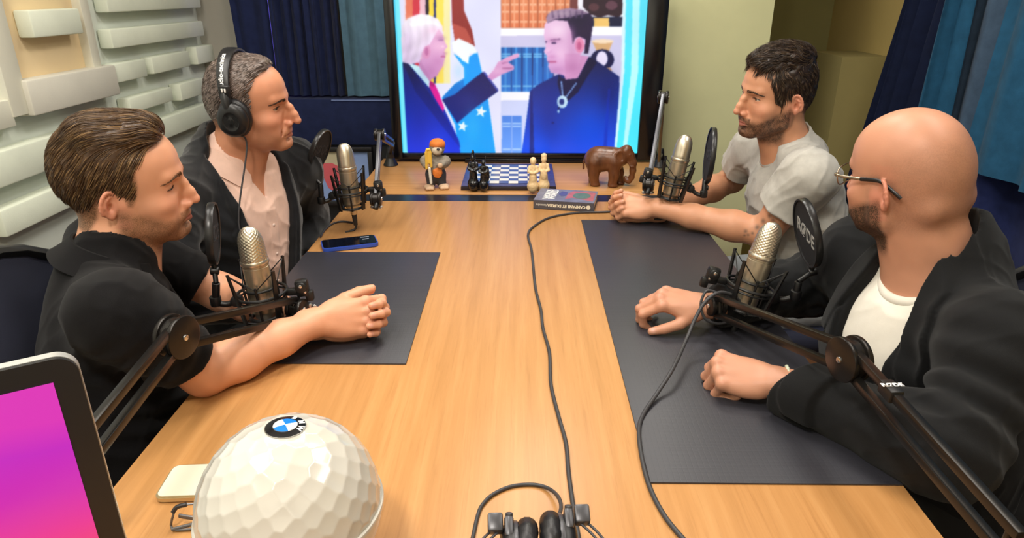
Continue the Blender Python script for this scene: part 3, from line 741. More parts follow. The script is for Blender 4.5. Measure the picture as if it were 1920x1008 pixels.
_rs = np.random.RandomState(5)
_NT = _rs.rand(32, 32, 32)
def vnoise(P, f):                # tiling value noise, 0..1
    q = P * f; i = np.floor(q).astype(int); t = q - i; t = t * t * (3 - 2 * t); i &= 31; j = (i + 1) & 31
    x0, y0, z0 = i.T; x1, y1, z1 = j.T; a, b, c = t.T
    return (((_NT[x0, y0, z0] * (1 - a) + _NT[x1, y0, z0] * a) * (1 - b) + (_NT[x0, y1, z0] * (1 - a) + _NT[x1, y1, z0] * a) * b) * (1 - c)
            + ((_NT[x0, y0, z1] * (1 - a) + _NT[x1, y0, z1] * a) * (1 - b) + (_NT[x0, y1, z1] * (1 - a) + _NT[x1, y1, z1] * a) * b) * c)
def sstep(a, b, x): t = np.clip((x - a) / (b - a), 0, 1); return t * t * (3 - 2 * t)
def vcol_mat(name, rough=0.5, spec=0.5, bump=0.0, bscale=300, sss=0.0, coat=0.0, stretch=None, sheen=0.0):
    t = NT(name); a = t.n('ShaderNodeVertexColor'); a.layer_name = 'Col'; t.l(a.outputs['Color'], t.b.inputs['Base Color'])
    t.b.inputs['Roughness'].default_value = rough; t.b.inputs['Specular IOR Level'].default_value = spec
    t.b.inputs['Coat Weight'].default_value = coat; t.b.inputs['Sheen Weight'].default_value = sheen
    if sss: t.b.inputs['Subsurface Weight'].default_value = sss; t.b.inputs['Subsurface Radius'].default_value = (0.012, 0.004, 0.002); t.b.inputs['Subsurface Scale'].default_value = 0.6
    if bump: nz = t.noise(bscale, 3, 0.6, stretch=stretch); t.bump(nz.outputs['Fac'], bump, 0.001)
    return t.m

# ------------------------------------------------------------------ microphones on boom arms
CHAMP = pm('mic_champagne', '#C2B7A0', 0.36, 0.85, var=0.05, vscale=60)
GRILL = pm('mic_grille', '#D6CCB8', 0.30, 0.9)
MBLK = pm('mount_black', '#131314', 0.42, spec=0.5)
CORD = pm('cord_black', '#1A1A1B', 0.6)
ARMM = pm('boom_bronze', '#3A3836', 0.30, 0.85)
ARMG = pm('boom_grey_metal', '#55565A', 0.35, 0.7)
DISC = pm('boom_disc', '#2A2725', 0.28, 0.6)
STEEL = pm('steel', '#C9C9C8', 0.22, 1.0)
FILT = pm('filter_mesh', '#1B1C20', 0.75, bump=0.5, bscale=1600)
RIMB = pm('filter_rim', '#2B2B2C', 0.3, 0.3)
RODE = pm('print_grey', '#A9A9A6', 0.6)
RODW = pm('print_white', '#F2F2F0', 0.5)

def torus(m, c, R, r, n=36, k=8, x=Vector((1, 0, 0)), y=Vector((0, 1, 0))):
    return m.tube([Vector(c) + x * (R * math.cos(2 * PI * i / n)) + y * (R * math.sin(2 * PI * i / n)) for i in range(n)], r, k, closed=True)

def microphone(label, base, top, clampdir, pop_rod, pop_foot, pop_top, pop_bot, nang, plug_dir, hi=True, text_roll=0, face=1):
    ax = (top - base).normalized()
    xdir = clampdir - ax * clampdir.dot(ax)
    M = basis(base, xdir, ax.cross(xdir))            # +x towards the boom clamp, +z along the body
    t = thing('microphone', label, 'microphone', base, 'champagne studio microphones on boom arms')
    def P(m, name, mat, par=t):
        m.v = [tuple(M @ Vector(v)) for v in m.v]; return m.build(name, mat, par, smooth=40)
    P(MB().lathe([(0, .0), (.0185, .0), (.0205, .002), (.0225, .010), (.0248, .013), (.025, .016), (.025, .108), (.0243, .1085), (.0243, .110), (.025, .1105), (.025, .114)], 40), 'body', CHAMP)
    P(MB().lathe([(.0262, .114), (.0268, .1155), (.0268, .121), (.0258, .1225)], 40), 'band', GRILL)
    g = MB(); n = 96 if hi else 48; mz = 44 if hi else 24; vs = []; fs = []
    for i in range(mz + 1):
        u = i / mz; z = .122 + .068 * u
        prof = 1.0 if u < .45 else math.sqrt(max(1 - ((u - .45) / .55) ** 2.4, 0))
        rx = .0252 * (prof * .9 + .1 * (1 - u)) if u < 1 else 0.0; ry = rx * (1 - .42 * max(u - .1, 0))
        for k in range(n):
            a = 2 * PI * k / n; w_ = .0007 * math.sin(a * 16 + (PI if i % 4 < 2 else 0)) * (1 if u < .97 else 0) if hi else 0
            vs.append(((rx + w_) * math.cos(a), (ry + w_) * math.sin(a), z))
    for i in range(mz):
        for k in range(n): k2 = (k + 1) % n; fs.append((i * n + k, i * n + k2, (i + 1) * n + k2, (i + 1) * n + k))
    g.add(vs, fs); P(g, 'grille', GRILL)
    P(MB().lathe([(0, -.022), (.0085, -.022), (.0095, -.02), (.0095, -.002), (.012, .001)], 24), 'connector', CHAMP)
    # shock mount
    sm = MB(); ZR = .052
    torus(sm, (0, 0, ZR), .049, .0032); torus(sm, (0, 0, ZR - .008), .0475, .0022); torus(sm, (0, 0, .001), .029, .0042); torus(sm, (0, 0, ZR + .012), .032, .0026)
    for k in range(4):
        a = PI / 4 + k * PI / 2; c_, s_ = math.cos(a), math.sin(a); d = Vector((c_, s_, 0)); tg = Vector((-s_, c_, 0))
        o1 = d * .0455 + Vector((0, 0, ZR - .052)); o2 = d * .060 + Vector((0, 0, ZR + .058))
        for (p, q_, w0, w1) in ((o1, o2, .0055, .003),):
            vs = []
            for pt, w_ in ((p, w0), (q_, w1)):
                for sx, sy in ((-1, -1), (1, -1), (1, 1), (-1, 1)): vs.append(pt + tg * sx * w_ + d * sy * .0022)
            sm.add(vs, [(3, 2, 1, 0), (4, 5, 6, 7)] + [(i, (i + 1) % 4, 4 + (i + 1) % 4, 4 + i) for i in range(4)])
        b = k * PI / 2; d2 = Vector((math.cos(b), math.sin(b), 0))
        sm.cyl(d2 * .031 + Vector((0, 0, -.004)), d2 * .0335 + Vector((0, 0, ZR + .022)), .0026, n=8)
    sm.box((.060, 0, ZR - .004), (.022, .014, .014), bev=.003)
    smo = P(sm, 'shock_mount', MBLK)
    el = MB(); el2_ = MB()
    for k in range(4):
        a = PI / 4 + k * PI / 2; d = Vector((math.cos(a), math.sin(a), 0)); topp = d * .0595 + Vector((0, 0, ZR + .055)); botp = d * .046 + Vector((0, 0, ZR - .048))
        for s_ in (0, 1):
            b = (k + s_) * PI / 2; d2 = Vector((math.cos(b), math.sin(b), 0))
            el.cyl(topp, d2 * .0325 + Vector((0, 0, ZR + .016)), .0012, n=6, cap=False); el2_.cyl(botp, d2 * .0305 + Vector((0, 0, -.003)), .0012, n=6, cap=False)
    P(el, 'elastic_cord', CORD, smo); P(el2_, 'elastic_cord', CORD, smo)
    # swivel clamp
    sw = MB(); sw.box((.080, 0, ZR + .002), (.026, .020, .036), bev=.006).cyl((.080, -.015, ZR + .006), (.080, .015, ZR + .006), .011, n=20, bev=.002); sw.box((.092, 0, ZR - .016), (.016, .016, .022), bev=.004)
    swo = P(sw, 'swivel_clamp', MBLK)
    P(MB().cyl((.080, -.0165, ZR + .010), (.080, .0165, ZR + .010), .004, n=14, bev=.001).cyl((.086, -.0125, ZR - .004), (.086, .0125, ZR - .004), .0035, n=14, bev=.001), 'screw', STEEL, swo)
    # cable plug
    pd = M.inverted().to_3x3() @ plug_dir
    pl = MB(); pl.cyl((0, 0, -.020), (0, 0, -.056), .0078, .0062, n=18, bev=.001); pl.tube([(0, 0, -.052), (0, 0, -.062), Vector((0, 0, -.070)) + pd * .012, Vector((0, 0, -.074)) + pd * .05], .0032, smooth=6)
    P(pl, 'cable_plug', CORD)
    # pop filter
    pf = bpy.data.objects.new('pop_filter', None); C.objects.link(pf); pf.location = pop_foot; put(pf, t); pf.matrix_parent_inverse = Matrix.Translation(-base)
    m_ = (pop_top - pop_bot); D = m_.length; up = m_.normalized(); n_ = Vector((math.cos(nang), math.sin(nang), 0)); n_ = (n_ - up * n_.dot(up)).normalized(); sd = up.cross(n_)
    c_ = (pop_top + pop_bot) / 2; R = D / 2
    inv = M.inverted(); foot = pop_foot
    st = MB(); ring = M @ Vector((-.05, 0, ZR - .012)); st.tube([ring, ring.lerp(foot, .5) + Vector((0, 0, -.006)), foot], .006, 10, smooth=4)
    st.cyl(foot - Vector((0, 0, .006)), foot + Vector((0, 0, .014)), .011, n=16, bev=.002)
    jn = pop_bot - up * .012
    st.cyl(foot, pop_rod, .0075, n=16, bev=.001).cyl(pop_rod, jn, .005, n=12).cyl(jn - n_ * .008, jn + n_ * .008, .008, n=16, bev=.002).cyl(jn, pop_bot + up * .006, .005, n=12)
    st.cyl(ring - sd * .012, ring + sd * .012, .012, n=20, bev=.002)
    st.build('bracket', MBLK, pf, smooth=40)
    rm = MB(); nn = 56; prof = [(R, -.0050), (R, .0050), (R * .985, .0068), (R * .94, .0060), (R * .935, 0), (R * .94, -.0060), (R * .985, -.0068)]
    vs = []; fs = []
    for i in range(nn):
        a = 2 * PI * i / nn
        for r_, h_ in prof: vs.append(c_ + (up * math.cos(a) + sd * math.sin(a) * .86) * r_ + n_ * h_)
    k = len(prof)
    for i in range(nn):
        for j in range(k): fs.append((i * k + j, i * k + (j + 1) % k, ((i + 1) % nn) * k + (j + 1) % k, ((i + 1) % nn) * k + j))
    rm.add(vs, fs); rm.build('rim', RIMB, pf, smooth=40)
    ds = MB(); vs = []
    for s_ in (-1, 1):
        for i in range(nn):
            a = 2 * PI * i / nn; vs.append(c_ + (up * math.cos(a) + sd * math.sin(a) * .86) * R * .94 + n_ * (s_ * .0035))
    ds.add(vs, [tuple(range(nn)), tuple(nn + i for i in range(nn))] + [(i, (i + 1) % nn, nn + (i + 1) % nn, nn + i) for i in range(nn)]); do = ds.build('mesh_screen', FILT, pf, smooth=30)
    Rm = Matrix.Rotation(text_roll, 3, n_)
    for sgn in (1, -1):
        MM = basis(c_ + n_ * sgn * .0038, Rm @ (sd * sgn), Rm @ up)
        MM = MM @ Matrix.Scale(1.25, 4, (0, 1, 0))
        lt = text_mesh('RØDE', .033, MM, RODE if sgn == face else pm('print_dim', '#2E2F33', .7), 'logo', do, .0003, 1.0, bold=.0005)
    return t, M

def boom(label, joint, end, lower, base, col=ARMM, w=.012, gap=.018, band=False, wing=False, base_kind='clamp', rj=.034):
    t = thing('boom_arm', label, 'microphone arm', base, 'black studio boom arms')
    def seg(a, b, name):
        d = (b - a).normalized(); up = (Vector((0, 0, 1)) - d * d.z).normalized(); sd = d.cross(up)
        m = MB()
        for s_ in (-1, 1):
            MM = basis((a + b) / 2 + up * gap * s_, d, up); L = (b - a).length
            m.box((0, 0, 0), (L, w, w), M=MM, bev=.0012)
        for f in (.04, .96):
            m.cyl(a.lerp(b, f) - up * gap, a.lerp(b, f) + up * gap, .004, n=10)
        return m.build(name, col, t, smooth=30), d, up, sd
    o, d, up, sd = seg(joint, end, 'forearm')
    def disc(c, r, sd, name):
        m = MB(); m.cyl(c - sd * .016, c - sd * .007, r, n=40, bev=.0025).cyl(c - sd * .008, c + sd * .008, r * .86, n=40).cyl(c + sd * .007, c + sd * .016, r, n=40, bev=.0025)
        dd = m.build(name, DISC, t, smooth=40)
        MB().cyl(c - sd * .0185, c + sd * .0185, .0048, n=18, bev=.001).build('screw', STEEL, dd); return dd
    disc(joint, rj, sd, 'joint_disc'); de = disc(end, .021, sd, 'end_disc')
    kb = MB(); k0 = end + sd * .016; kb.cyl(end + d * .014 - sd * .004, end + d * .034, .008, n=14, bev=.002)
    kb.build('thread_adapter', MBLK, de)
    wn = MB(); wc = end + d * .030 + sd * .006 if not wing else end - Vector((0, 0, .026))
    wn.cyl(wc - Vector((0, 0, .006)), wc + Vector((0, 0, .008)), .008, n=16, bev=.002)
    for s_ in (-1, 1): wn.ell(wc + Vector((s_ * .011, 0, 0)), (.008, .003, .006))
    if wing: wn.cyl(wc, end - Vector((0, 0, .005)), .006, n=12)
    wn.build('wing_nut', STEEL, t)
    o2, d2, up2, sd2 = seg(joint - up * .0 , lower, 'upper_arm')
    if band:
        bc = joint.lerp(lower, .30); MM = basis(bc + up2 * gap, d2, up2)
        bd = MB().box((0, 0, 0), (.03, w + .007, w + .007), M=MM, bev=.003).build('strap', MBLK, t)
        Mx = basis(bc + up2 * (gap + w / 2 + .0037), sd2 if sd2.x > 0 else -sd2, -d2 if d2.y < 0 else d2)
        text_mesh('RØDE', .011, basis(bc + up2 * (gap + w / 2 + .0040), sd2 if sd2.x > 0 else -sd2, (sd2 if sd2.x > 0 else -sd2).cross(Vector((0, 0, 1))) * -1), RODW, 'strap_logo', bd, .0002, bold=.0004)
    lb = MB(); lb.cyl(lower, base + Vector((0, 0, .05)), .009, n=14).cyl(base + Vector((0, 0, .03)), base + Vector((0, 0, .075)), .017, .011, n=24, bev=.003)
    lb.cyl(base + Vector((0, 0, .0)), base + Vector((0, 0, .032)), .030, .017, n=28, bev=.003)
    lb.build('base_post', MBLK, t)
    return t

def clamp_dir(px, py, Z, base): v = PD(px, py, Z) - base; return v
# mic of the brown haired man
b1 = PD(500, 592, 1.375); t1 = PD(461, 414, 1.30)
e1_ = PD(557, 578, 1.36)
m1, M1 = microphone('champagne microphone in front of the brown haired man in the black polo shirt', b1, t1, clamp_dir(560, 540, 1.36, b1), PD(405, 530, 1.33), PD(405, 567, 1.35), PD(397, 379, 1.31), PD(402, 496, 1.33), math.radians(16), Vector((.5, -.6, 0)), True, face=-1)
boom('boom arm rising past the pink screen to the mic of the brown haired man', PD(331, 630, 1.045), e1_, PD(150, 858, .80), Vector((-.60, .47, T)))
# mic of the bald man
b4 = PD(1391, 578, 1.41); t4 = PD(1454, 412, 1.345)
m4, M4 = microphone('champagne microphone in front of the bald man in the blazer', b4, t4, clamp_dir(1322, 532, 1.40, b4), PD(1497, 528, 1.37), PD(1491, 556, 1.38), PD(1506, 372, 1.33), PD(1522, 499, 1.37), math.radians(-182), Vector((-.2, -.6, 0)), True, text_roll=math.radians(-18))
boom('boom arm with a branded strap reaching to the mic of the bald man', PD(1592, 672, 1.0), PD(1342, 572, 1.385), PD(1905, 1030, .69), Vector((.52, .44, T)), band=True)
# mic of the headphoned man
b2 = PD(662, 388, 2.0); t2 = PD(645, 276, 1.93)
m2, M2 = microphone('champagne microphone in front of the man wearing headphones', b2, t2, clamp_dir(697, 358, 1.99, b2), PD(601, 345, 1.95), PD(603, 378, 1.97), PD(612, 242, 1.92), PD(587, 321, 1.95), math.radians(-8), Vector((-.6, -.3, 0)), False, face=-1)
boom('boom arm standing beside the television to the mic of the headphoned man', PD(712, 252, 2.06), PD(705, 372, 1.985), PD(736, 268, 2.62), Vector((PZ(740, 300, T).x, 2.74, T)), col=ARMG, w=.010, gap=.010, wing=True, rj=.018)
# mic of the man in the grey tee
b3 = PD(1256, 370, 2.03); t3 = PD(1287, 256, 1.96)
m3, M3 = microphone('champagne microphone in front of the man in the light grey tee', b3, t3, clamp_dir(1222, 345, 2.03, b3), PD(1322, 338, 2.0), PD(1319, 366, 2.0), PD(1338, 238, 1.97), PD(1324, 344, 2.0), math.radians(-187), Vector((-.5, .3, 0)), False, face=-1)
boom('boom arm standing by the elephant to the mic of the man in the grey tee', PD(1244, 182, 2.13), PD(1216, 345, 2.03), PD(1236, 296, 2.62), Vector((PZ(1232, 306, T).x, 2.73, T)), col=ARMG, w=.011, gap=.012, wing=True, rj=.02)

# ------------------------------------------------------------------ cables
def cable(label, pts, r=.0032, name='cable'):
    return tag(MB().tube(pts, r, 10, smooth=6).build(name, pm('cable_grey', '#37373A', .5), smooth=60), label, 'cable')
tz = T + .0034
cable('long black cable winding down the middle of the table to the front', [PZ(x, y, tz) for x, y in ((1180, 392), (1140, 397), (1080, 399), (1030, 408), (1000, 425), (990, 440), (996, 465), (999, 490), (1004, 540), (1014, 580), (1018, 615), (1030, 660), (1033, 720), (1046, 775), (1061, 830), (1066, 885), (1075, 950), (1085, 1010), (1092, 1060))], .0034)
def md(x, y, Z): return PD(x, y, Z)
cable('thick dark cable looping off the boom arm of the bald man onto the mat', [md(1390, 566, 1.39), md(1368, 551, 1.37), md(1345, 549, 1.35), md(1322, 566, 1.34), md(1304, 596, 1.33), md(1287, 636, 1.305)] + [PZ(x, y, tz + h) for x, y, h in ((1262, 690, .03), (1232, 737, .010), (1207, 775, .002), (1198, 805, .002), (1203, 855, .002), (1218, 912, 0), (1245, 965, 0), (1283, 1012, 0), (1320, 1050, 0))], .0036)
cable('loop of black cable hanging around the boom end by the bald man', [md(1345, 549, 1.362), md(1325, 545, 1.36), md(1314, 570, 1.36), md(1322, 597, 1.36), md(1343, 606, 1.37), md(1362, 604, 1.38)], .0028)
cable('thin cable running off the mic of the headphoned man along the table edge', [PZ(662, 417, tz), PZ(640, 415, tz), PZ(622, 420, tz), PZ(608, 432, tz), PZ(601, 444, tz)], .0028)

# ------------------------------------------------------------------ things on the table
# blue phone
def rrect(w_, h_, r_, z0, z1):
    pts = []
    for cx_, cy_, a0 in ((w_ / 2 - r_, h_ / 2 - r_, 0), (-w_ / 2 + r_, h_ / 2 - r_, 90), (-w_ / 2 + r_, -h_ / 2 + r_, 180), (w_ / 2 - r_, -h_ / 2 + r_, 270)):
        for k in range(9): a = math.radians(a0 + k * 11.25); pts.append((cx_ + r_ * math.cos(a), cy_ + r_ * math.sin(a)))
    return MB().prism(pts, (0, 0, z0), (1, 0, 0), (0, 1, 0), (0, 0, 1), z1 - z0)
def on_table(px, py): return PZ(px, py, T)
def phone(label, corners, th, casem, topm, lens=False):
    a, b, c = [on_table(*q) for q in corners]      # near-left, near-right, far-left
    x = (b - a); y = (c - a); W_, H_ = x.length, (y - x * (y.dot(x) / x.length_squared)).length
    M = basis((a + b) / 2 + (c - a) / 2 + Vector((0, 0, th / 2 + .001)), x, y)
    t = thing('smartphone', label, 'phone', M.translation)
    rr_ = min(W_, H_) * .17; mc = rrect(W_, H_, rr_, -th / 2 + .0015, th / 2 - .0015); n_ = len(mc.v) // 2
    for sg in (-1, 1):
        q_ = rrect(W_ - .003, H_ - .003, rr_ - .0015, th / 2 - .0016, th / 2) if sg > 0 else rrect(W_ - .003, H_ - .003, rr_ - .0015, -th / 2, -th / 2 + .0016); mc.add(q_.v, q_.f)
    o = mc.build('case', casem, t)
    s_ = rrect(W_ - .006, H_ - .006, rr_ - .003, th / 2 - .0005, th / 2 + .0006); so_ = s_.build('face', topm, t)
    for q in (o, so_): q.data.transform(M); q.matrix_parent_inverse = Matrix.Translation(-Vector(M.translation))
    return t, M, (W_, H_), so_
ph, MP, dim, face = phone('phone in a blue case lying face up beside the mat', ((601, 475), (706, 463), (606, 457)), .011, pm('case_blue', '#2F4FB0', .45), pm('phone_glass', '#0A0D16', .08, spec=.6))
for q in ((.3, .28, .16, .012), (.3, .05, .12, .012)):
    MB().box((q[0] * dim[0], q[1] * dim[1], .0066), (q[2] * dim[0], .006, .0004), M=MP).build('clock_digits', pm('screen_dim', '#8890A0', .5), face)
# cream phone
phone('cream phone with gold edge lying beside the golf ball', ((300, 944), (446, 938), (317, 881)), .009, pm('phone_gold', '#CDBB93', .3, .7), pm('phone_cream', '#DAD2BE', .3))
# folded reading glasses
gl = thing('reading_glasses', 'folded reading glasses with grey frame beside the golf ball', 'glasses', on_table(350, 970))
GF = pm('glasses_grey', '#6E6C6C', .3, .6)
def tabs(pts, h): return [PZ(x, y, T + hh) for (x, y), hh in zip(pts, h)]
MB().tube(tabs(((330, 952), (345, 946), (378, 944), (392, 955), (392, 983), (375, 989), (330, 993), (321, 985), (324, 968)), (.03, .033, .033, .03, .008, .004, .003, .004, .02)), .0016, 8, closed=True, smooth=5).build('lens_rim', GF, gl)
MB().tube(tabs(((336, 966), (360, 970), (400, 972), (450, 975)), (.018, .016, .013, .01)), .0022, 8, smooth=4, flat=1.6).build('temple', GF, gl)
MB().tube(tabs(((322, 992), (345, 986), (380, 978), (450, 965)), (.004, .006, .009, .011)), .0024, 8, smooth=4).build('temple', GF, gl)
MB().tube(tabs(((324, 960), (332, 950), (350, 945)), (.026, .032, .034)), .003, 8, smooth=4).build('brow_bar', pm('glasses_dark', '#2A2828', .35), gl)

# golf ball
GBR = .1020; GBC = PD(545, 944, .778); GBH = (GBC.z - T) - .0005
gb = thing('golf_ball_ornament', 'huge white golf ball ornament with a round car badge on top', 'golf ball', (GBC.x, GBC.y, T))
GW = pm('ball_white', '#C6C3BA', .16, spec=.5, coat=.4)
up_ = (Vector(ray(535, 798))).normalized()
# badge centre: where the sight line meets the ball
oc = CAM - GBC; bq = oc.dot(up_); LC = (CAM + up_ * (-bq - math.sqrt(bq * bq - oc.length_squared + GBR * GBR)) - GBC).normalized()
bm = bmesh.new(); bmesh.ops.create_icosphere(bm, subdivisions=7, radius=1.0)
Ns = 330; ga = PI * (3 - math.sqrt(5))
dc = np.array([[math.sqrt(1 - z * z) * math.cos(ga * i), math.sqrt(1 - z * z) * math.sin(ga * i), z] for i, z in ((i, 1 - (2 * i + 1) / Ns) for i in range(Ns))])
bmesh.ops.bisect_plane(bm, geom=bm.verts[:] + bm.edges[:] + bm.faces[:], plane_co=(0, 0, -.05), plane_no=(0, 0, 1), clear_inner=True)
bm.verts.ensure_lookup_table(); vv = np.array([v.co[:] for v in bm.verts])
cosd = (vv @ dc.T).max(1); ang = np.arccos(np.clip(cosd, -1, 1)); ra = .120
dep = -.0014 * np.clip(1 - (ang / ra) ** 2, 0, 1) ** 0.9
la = np.arccos(np.clip(vv @ np.array(LC), -1, 1)); dep *= sstep(.21, .26, la) * sstep(-.05, .02, vv[:, 2] + .03)
for v, d_ in zip(bm.verts, dep): v.co = v.co * (GBR + d_)
mb = MB(); mb.bm(bm); o = mb.build('dimpled_dome', GW, None, smooth=180); o.location = GBC; put(o, gb); o.matrix_parent_inverse = wm(gb).inverted()
lo_ = MB(); lo_.lathe([(0, -GBH), (GBR * .60, -GBH), (GBR * .64, -GBH + .004), (GBR * .64, -GBR * .84)] + [(GBR * 1.012 * math.cos(a), GBR * math.sin(a)) for a in np.linspace(-.86, -.06, 18)] + [(GBR * 1.024, -.0055), (GBR * 1.027, -.003), (GBR * 1.02, -.0005), (GBR * .985, .0)], 72, Matrix.Translation(GBC)); lo_.build('lower_bowl', GW, gb, smooth=50)
# badge
bx_ = Vector((1, 0, 0)); bx_ = (bx_ - LC * bx_.dot(LC)).normalized(); by_ = LC.cross(bx_)
rot_ = Matrix.Rotation(math.radians(-58), 3, LC); bx_ = rot_ @ bx_; by_ = rot_ @ by_
def on_ball(x, y, h): 
    v = LC * GBR + bx_ * x + by_ * y; return GBC + v.normalized() * (GBR + h)
def badge_ring(r0, r1, h, a0=0, a1=2 * PI, n=64, rr=4):
    m = MB(); vs = []; fs = []
    for lay in (h, h - .0008):
        for j in range(rr + 1):
            for i in range(n + 1):
                a = a0 + (a1 - a0) * i / n; r_ = r0 + (r1 - r0) * j / rr; vs.append(on_ball(r_ * math.cos(a), r_ * math.sin(a), lay))
    Wd = n + 1; S = Wd * (rr + 1)
    for j in range(rr):
        for i in range(n):
            q = j * Wd + i; fs += [(q, q + 1, q + Wd + 1, q + Wd), (S + q, S + q + Wd, S + q + Wd + 1, S + q + 1)]
    for i in range(n): q = rr * Wd + i; fs.append((q, q + 1, S + q + 1, S + q))
    return m.add(vs, fs)
BR = .0222
badge = bpy.data.objects.new('badge', None); C.objects.link(badge); badge.location = on_ball(0, 0, 0); put(badge, gb); badge.matrix_parent_inverse = Matrix.Translation(-Vector((GBC.x, GBC.y, T)))
badge['label'] = 'round black, blue and white car badge'
badge_ring(.0002, BR, .0011).build('silver_edge', STEEL, badge, smooth=30)
badge_ring(.0002, BR * .955, .0014).build('black_ring', pm('badge_black', '#0D0E14', .2, coat=.5), badge, smooth=30)
badge_ring(.0002, BR * .60, .0017).build('inner_edge', STEEL, badge, smooth=30)
for k in range(4): badge_ring(.0002, BR * .57, .0020, k * PI / 2, (k + 1) * PI / 2, 18).build('quarter', pm('badge_blue', '#1C78D0', .25, coat=.5) if k % 2 == 1 else pm('badge_white', '#F5F5F5', .25, coat=.5), badge, smooth=30)
for ch, da in (('B', 42), ('M', 0), ('W', -42)):
    a = math.radians(90 + da); MM = Matrix.Translation((BR * .775 * math.cos(a), BR * .775 * math.sin(a), 0)) @ Matrix.Rotation(a - PI / 2, 4, 'Z')
    o = text_mesh(ch, BR * .40, MM, RODW, 'badge_letter', None, .0001, bold=.0003)
    for v in o.data.vertices: v.co = on_ball(v.co.x, v.co.y, .0017 + (v.co.z + .0001))
    put(o, badge)
# printed letters on the lower bowl
pt = Vector(ray(652, 1000)).normalized(); bq = oc.dot(pt); hit = CAM + pt * (-bq - math.sqrt(max(bq * bq - oc.length_squared + (GBR * 1.01) ** 2, 0))) - GBC
ah = math.atan2(hit.y, hit.x); zh_ = min(hit.z, -.014)
o = text_mesh('rt', .021, Matrix.Identity(4), pm('print_black', '#111111', .4), 'bowl_print', None, .0002, bold=.0004)
for v in o.data.vertices:
    zz_ = zh_ + v.co.y; rr_ = math.sqrt(max((GBR * 1.012) ** 2 - zz_ ** 2, 0)) + .0004 + v.co.z; aa = ah + v.co.x / GBR
    v.co = GBC + Vector((rr_ * math.cos(aa), rr_ * math.sin(aa), zz_))
put(o, gb)

# headphones lying on the table, at the front
HB = pm('headphone_black', '#1A1A1C', .38); HL = pm('pad_leather', '#17171A', .42, bump=.4, bscale=90); HG = pm('headphone_grey', '#4A4A4E', .35, .4)
hp = thing('headphones', 'black studio headphones lying on the front of the table', 'headphones', PZ(1010, 1040, T))
H0 = PZ(1004, 1050, T + .045)
def HP(x, y, z): return H0 + Vector((x, y, z))
for s_ in (-1, 1):
    tl = math.radians(6 * s_); ax_ = Vector((math.cos(tl) * s_, math.sin(tl) * .5, 0)).normalized()
    c_ = HP(.004 + s_ * .001, .002 if s_ < 0 else .012, 0)
    cup = bpy.data.objects.new('ear_cup', None); C.objects.link(cup); cup.location = c_; put(cup, hp); cup.matrix_parent_inverse = Matrix.Translation(-Vector(hp.location))
    pd_ = MB(); torus_pts = [c_ + ax_ * .013 + Vector((0, .031 * math.cos(2 * PI * i / 40), .036 * math.sin(2 * PI * i / 40))) for i in range(40)]
    pd_.tube(torus_pts, [.0128 + .0008 * math.sin(i * 2.2) for i in range(40)], 14, closed=True); pd_.build('ear_pad', HL, cup, smooth=70)
    sh_ = MB(); sh_.loft([(c_ + ax_ * .010, .040), (c_ + ax_ * .022, .042), (c_ + ax_ * .024, .0425), (c_ + ax_ * .034, .042), (c_ + ax_ * .040, .038), (c_ + ax_ * .044, .028), (c_ + ax_ * .045, .012)], 40); sh_.build('shell', HB, cup)
    rg_ = MB(); rg_.loft([(c_ + ax_ * .0235, .0432), (c_ + ax_ * .026, .0436), (c_ + ax_ * .028, .0432)], 40); rg_.build('trim_ring', HG, cup)
    yk = MB(); tp = c_ + ax_ * .034 + Vector((0, .010, .038))
    yk.box((0, 0, 0), (.011, .026, .020), M=basis(tp, ax_, Vector((0, 1, .4))), bev=.004).box((0, 0, 0), (.018, .022, .016), M=basis(tp + ax_ * .016 + Vector((0, .004, .004)), ax_, Vector((0, 1, .5))), bev=.003)
    yk.cyl(tp + Vector((0, .008, .006)), tp + Vector((0, .011, .013)), .0045, n=14, bev=.001)
    arc = [tp + ax_ * .018, tp + ax_ * .035 + Vector((0, -.02, -.004)), tp + ax_ * .05 + Vector((0, -.05, -.012)), tp + ax_ * .055 + Vector((0, -.10, -.018))]
    yk.tube(arc, .0016, 8, smooth=5); yk.tube([p + Vector((-.006 * s_, -.004, 0)) for p in arc], .0016, 8, smooth=5)
    yk.build('yoke', HG, cup, smooth=40)
MB().tube([HP(-.083, -.088, .028), HP(-.085, -.14, .02), HP(-.05, -.2, .01), HP(.0, -.22, .0), HP(.05, -.2, .01), HP(.09, -.14, .02), HP(.088, -.088, .028)], .013, 12, smooth=6, flat=.45).build('headband', HL, hp, smooth=60)
cable('thin black headphone cable curling on the wood in front', [PZ(x, y, T + h) for x, y, h in ((1046, 972, .05), (1052, 950, .035), (1046, 930, .018), (1028, 915, .006), (1000, 908, .003), (960, 911, .003), (925, 926, .003), (905, 945, .003), (896, 965, .003), (888, 1000, .003), (882, 1030, .003))], .0027)

# monitor at the corner
mt_c = PD(140, 664, .55); e_ = Vector((math.sin(math.radians(57)), math.cos(math.radians(57)), 0))
mo = thing('monitor', 'tablet-like monitor with a pink and magenta wallpaper at the table corner', 'monitor', (mt_c.x - .17, mt_c.y - .10, T))
upv = (PD(262, 1008, .50) - mt_c); nn_ = Vector((e_.y, -e_.x, 0)).normalized(); MW, MH = .40, .30
vz = Vector((0, 0, 1)); MM = basis(mt_c - e_ * MW / 2 - vz * MH / 2, e_, vz)   # z axis of MM points out of the screen side
if (MM.to_3x3() @ Vector((0, 0, 1))).dot(nn_) < 0: MM = basis(mt_c - e_ * MW / 2 - vz * MH / 2, -e_, vz)
def mbuild(m, name, mat):
    o = m.build(name, mat, None, smooth=35); o.data.transform(MM); put(o, mo); o.matrix_parent_inverse = Matrix.Translation(-Vector(mo.location)); return o
mbuild(rrect(MW, MH, .016, -.004, 0), 'bezel', pm('monitor_black', '#17171A', .35))
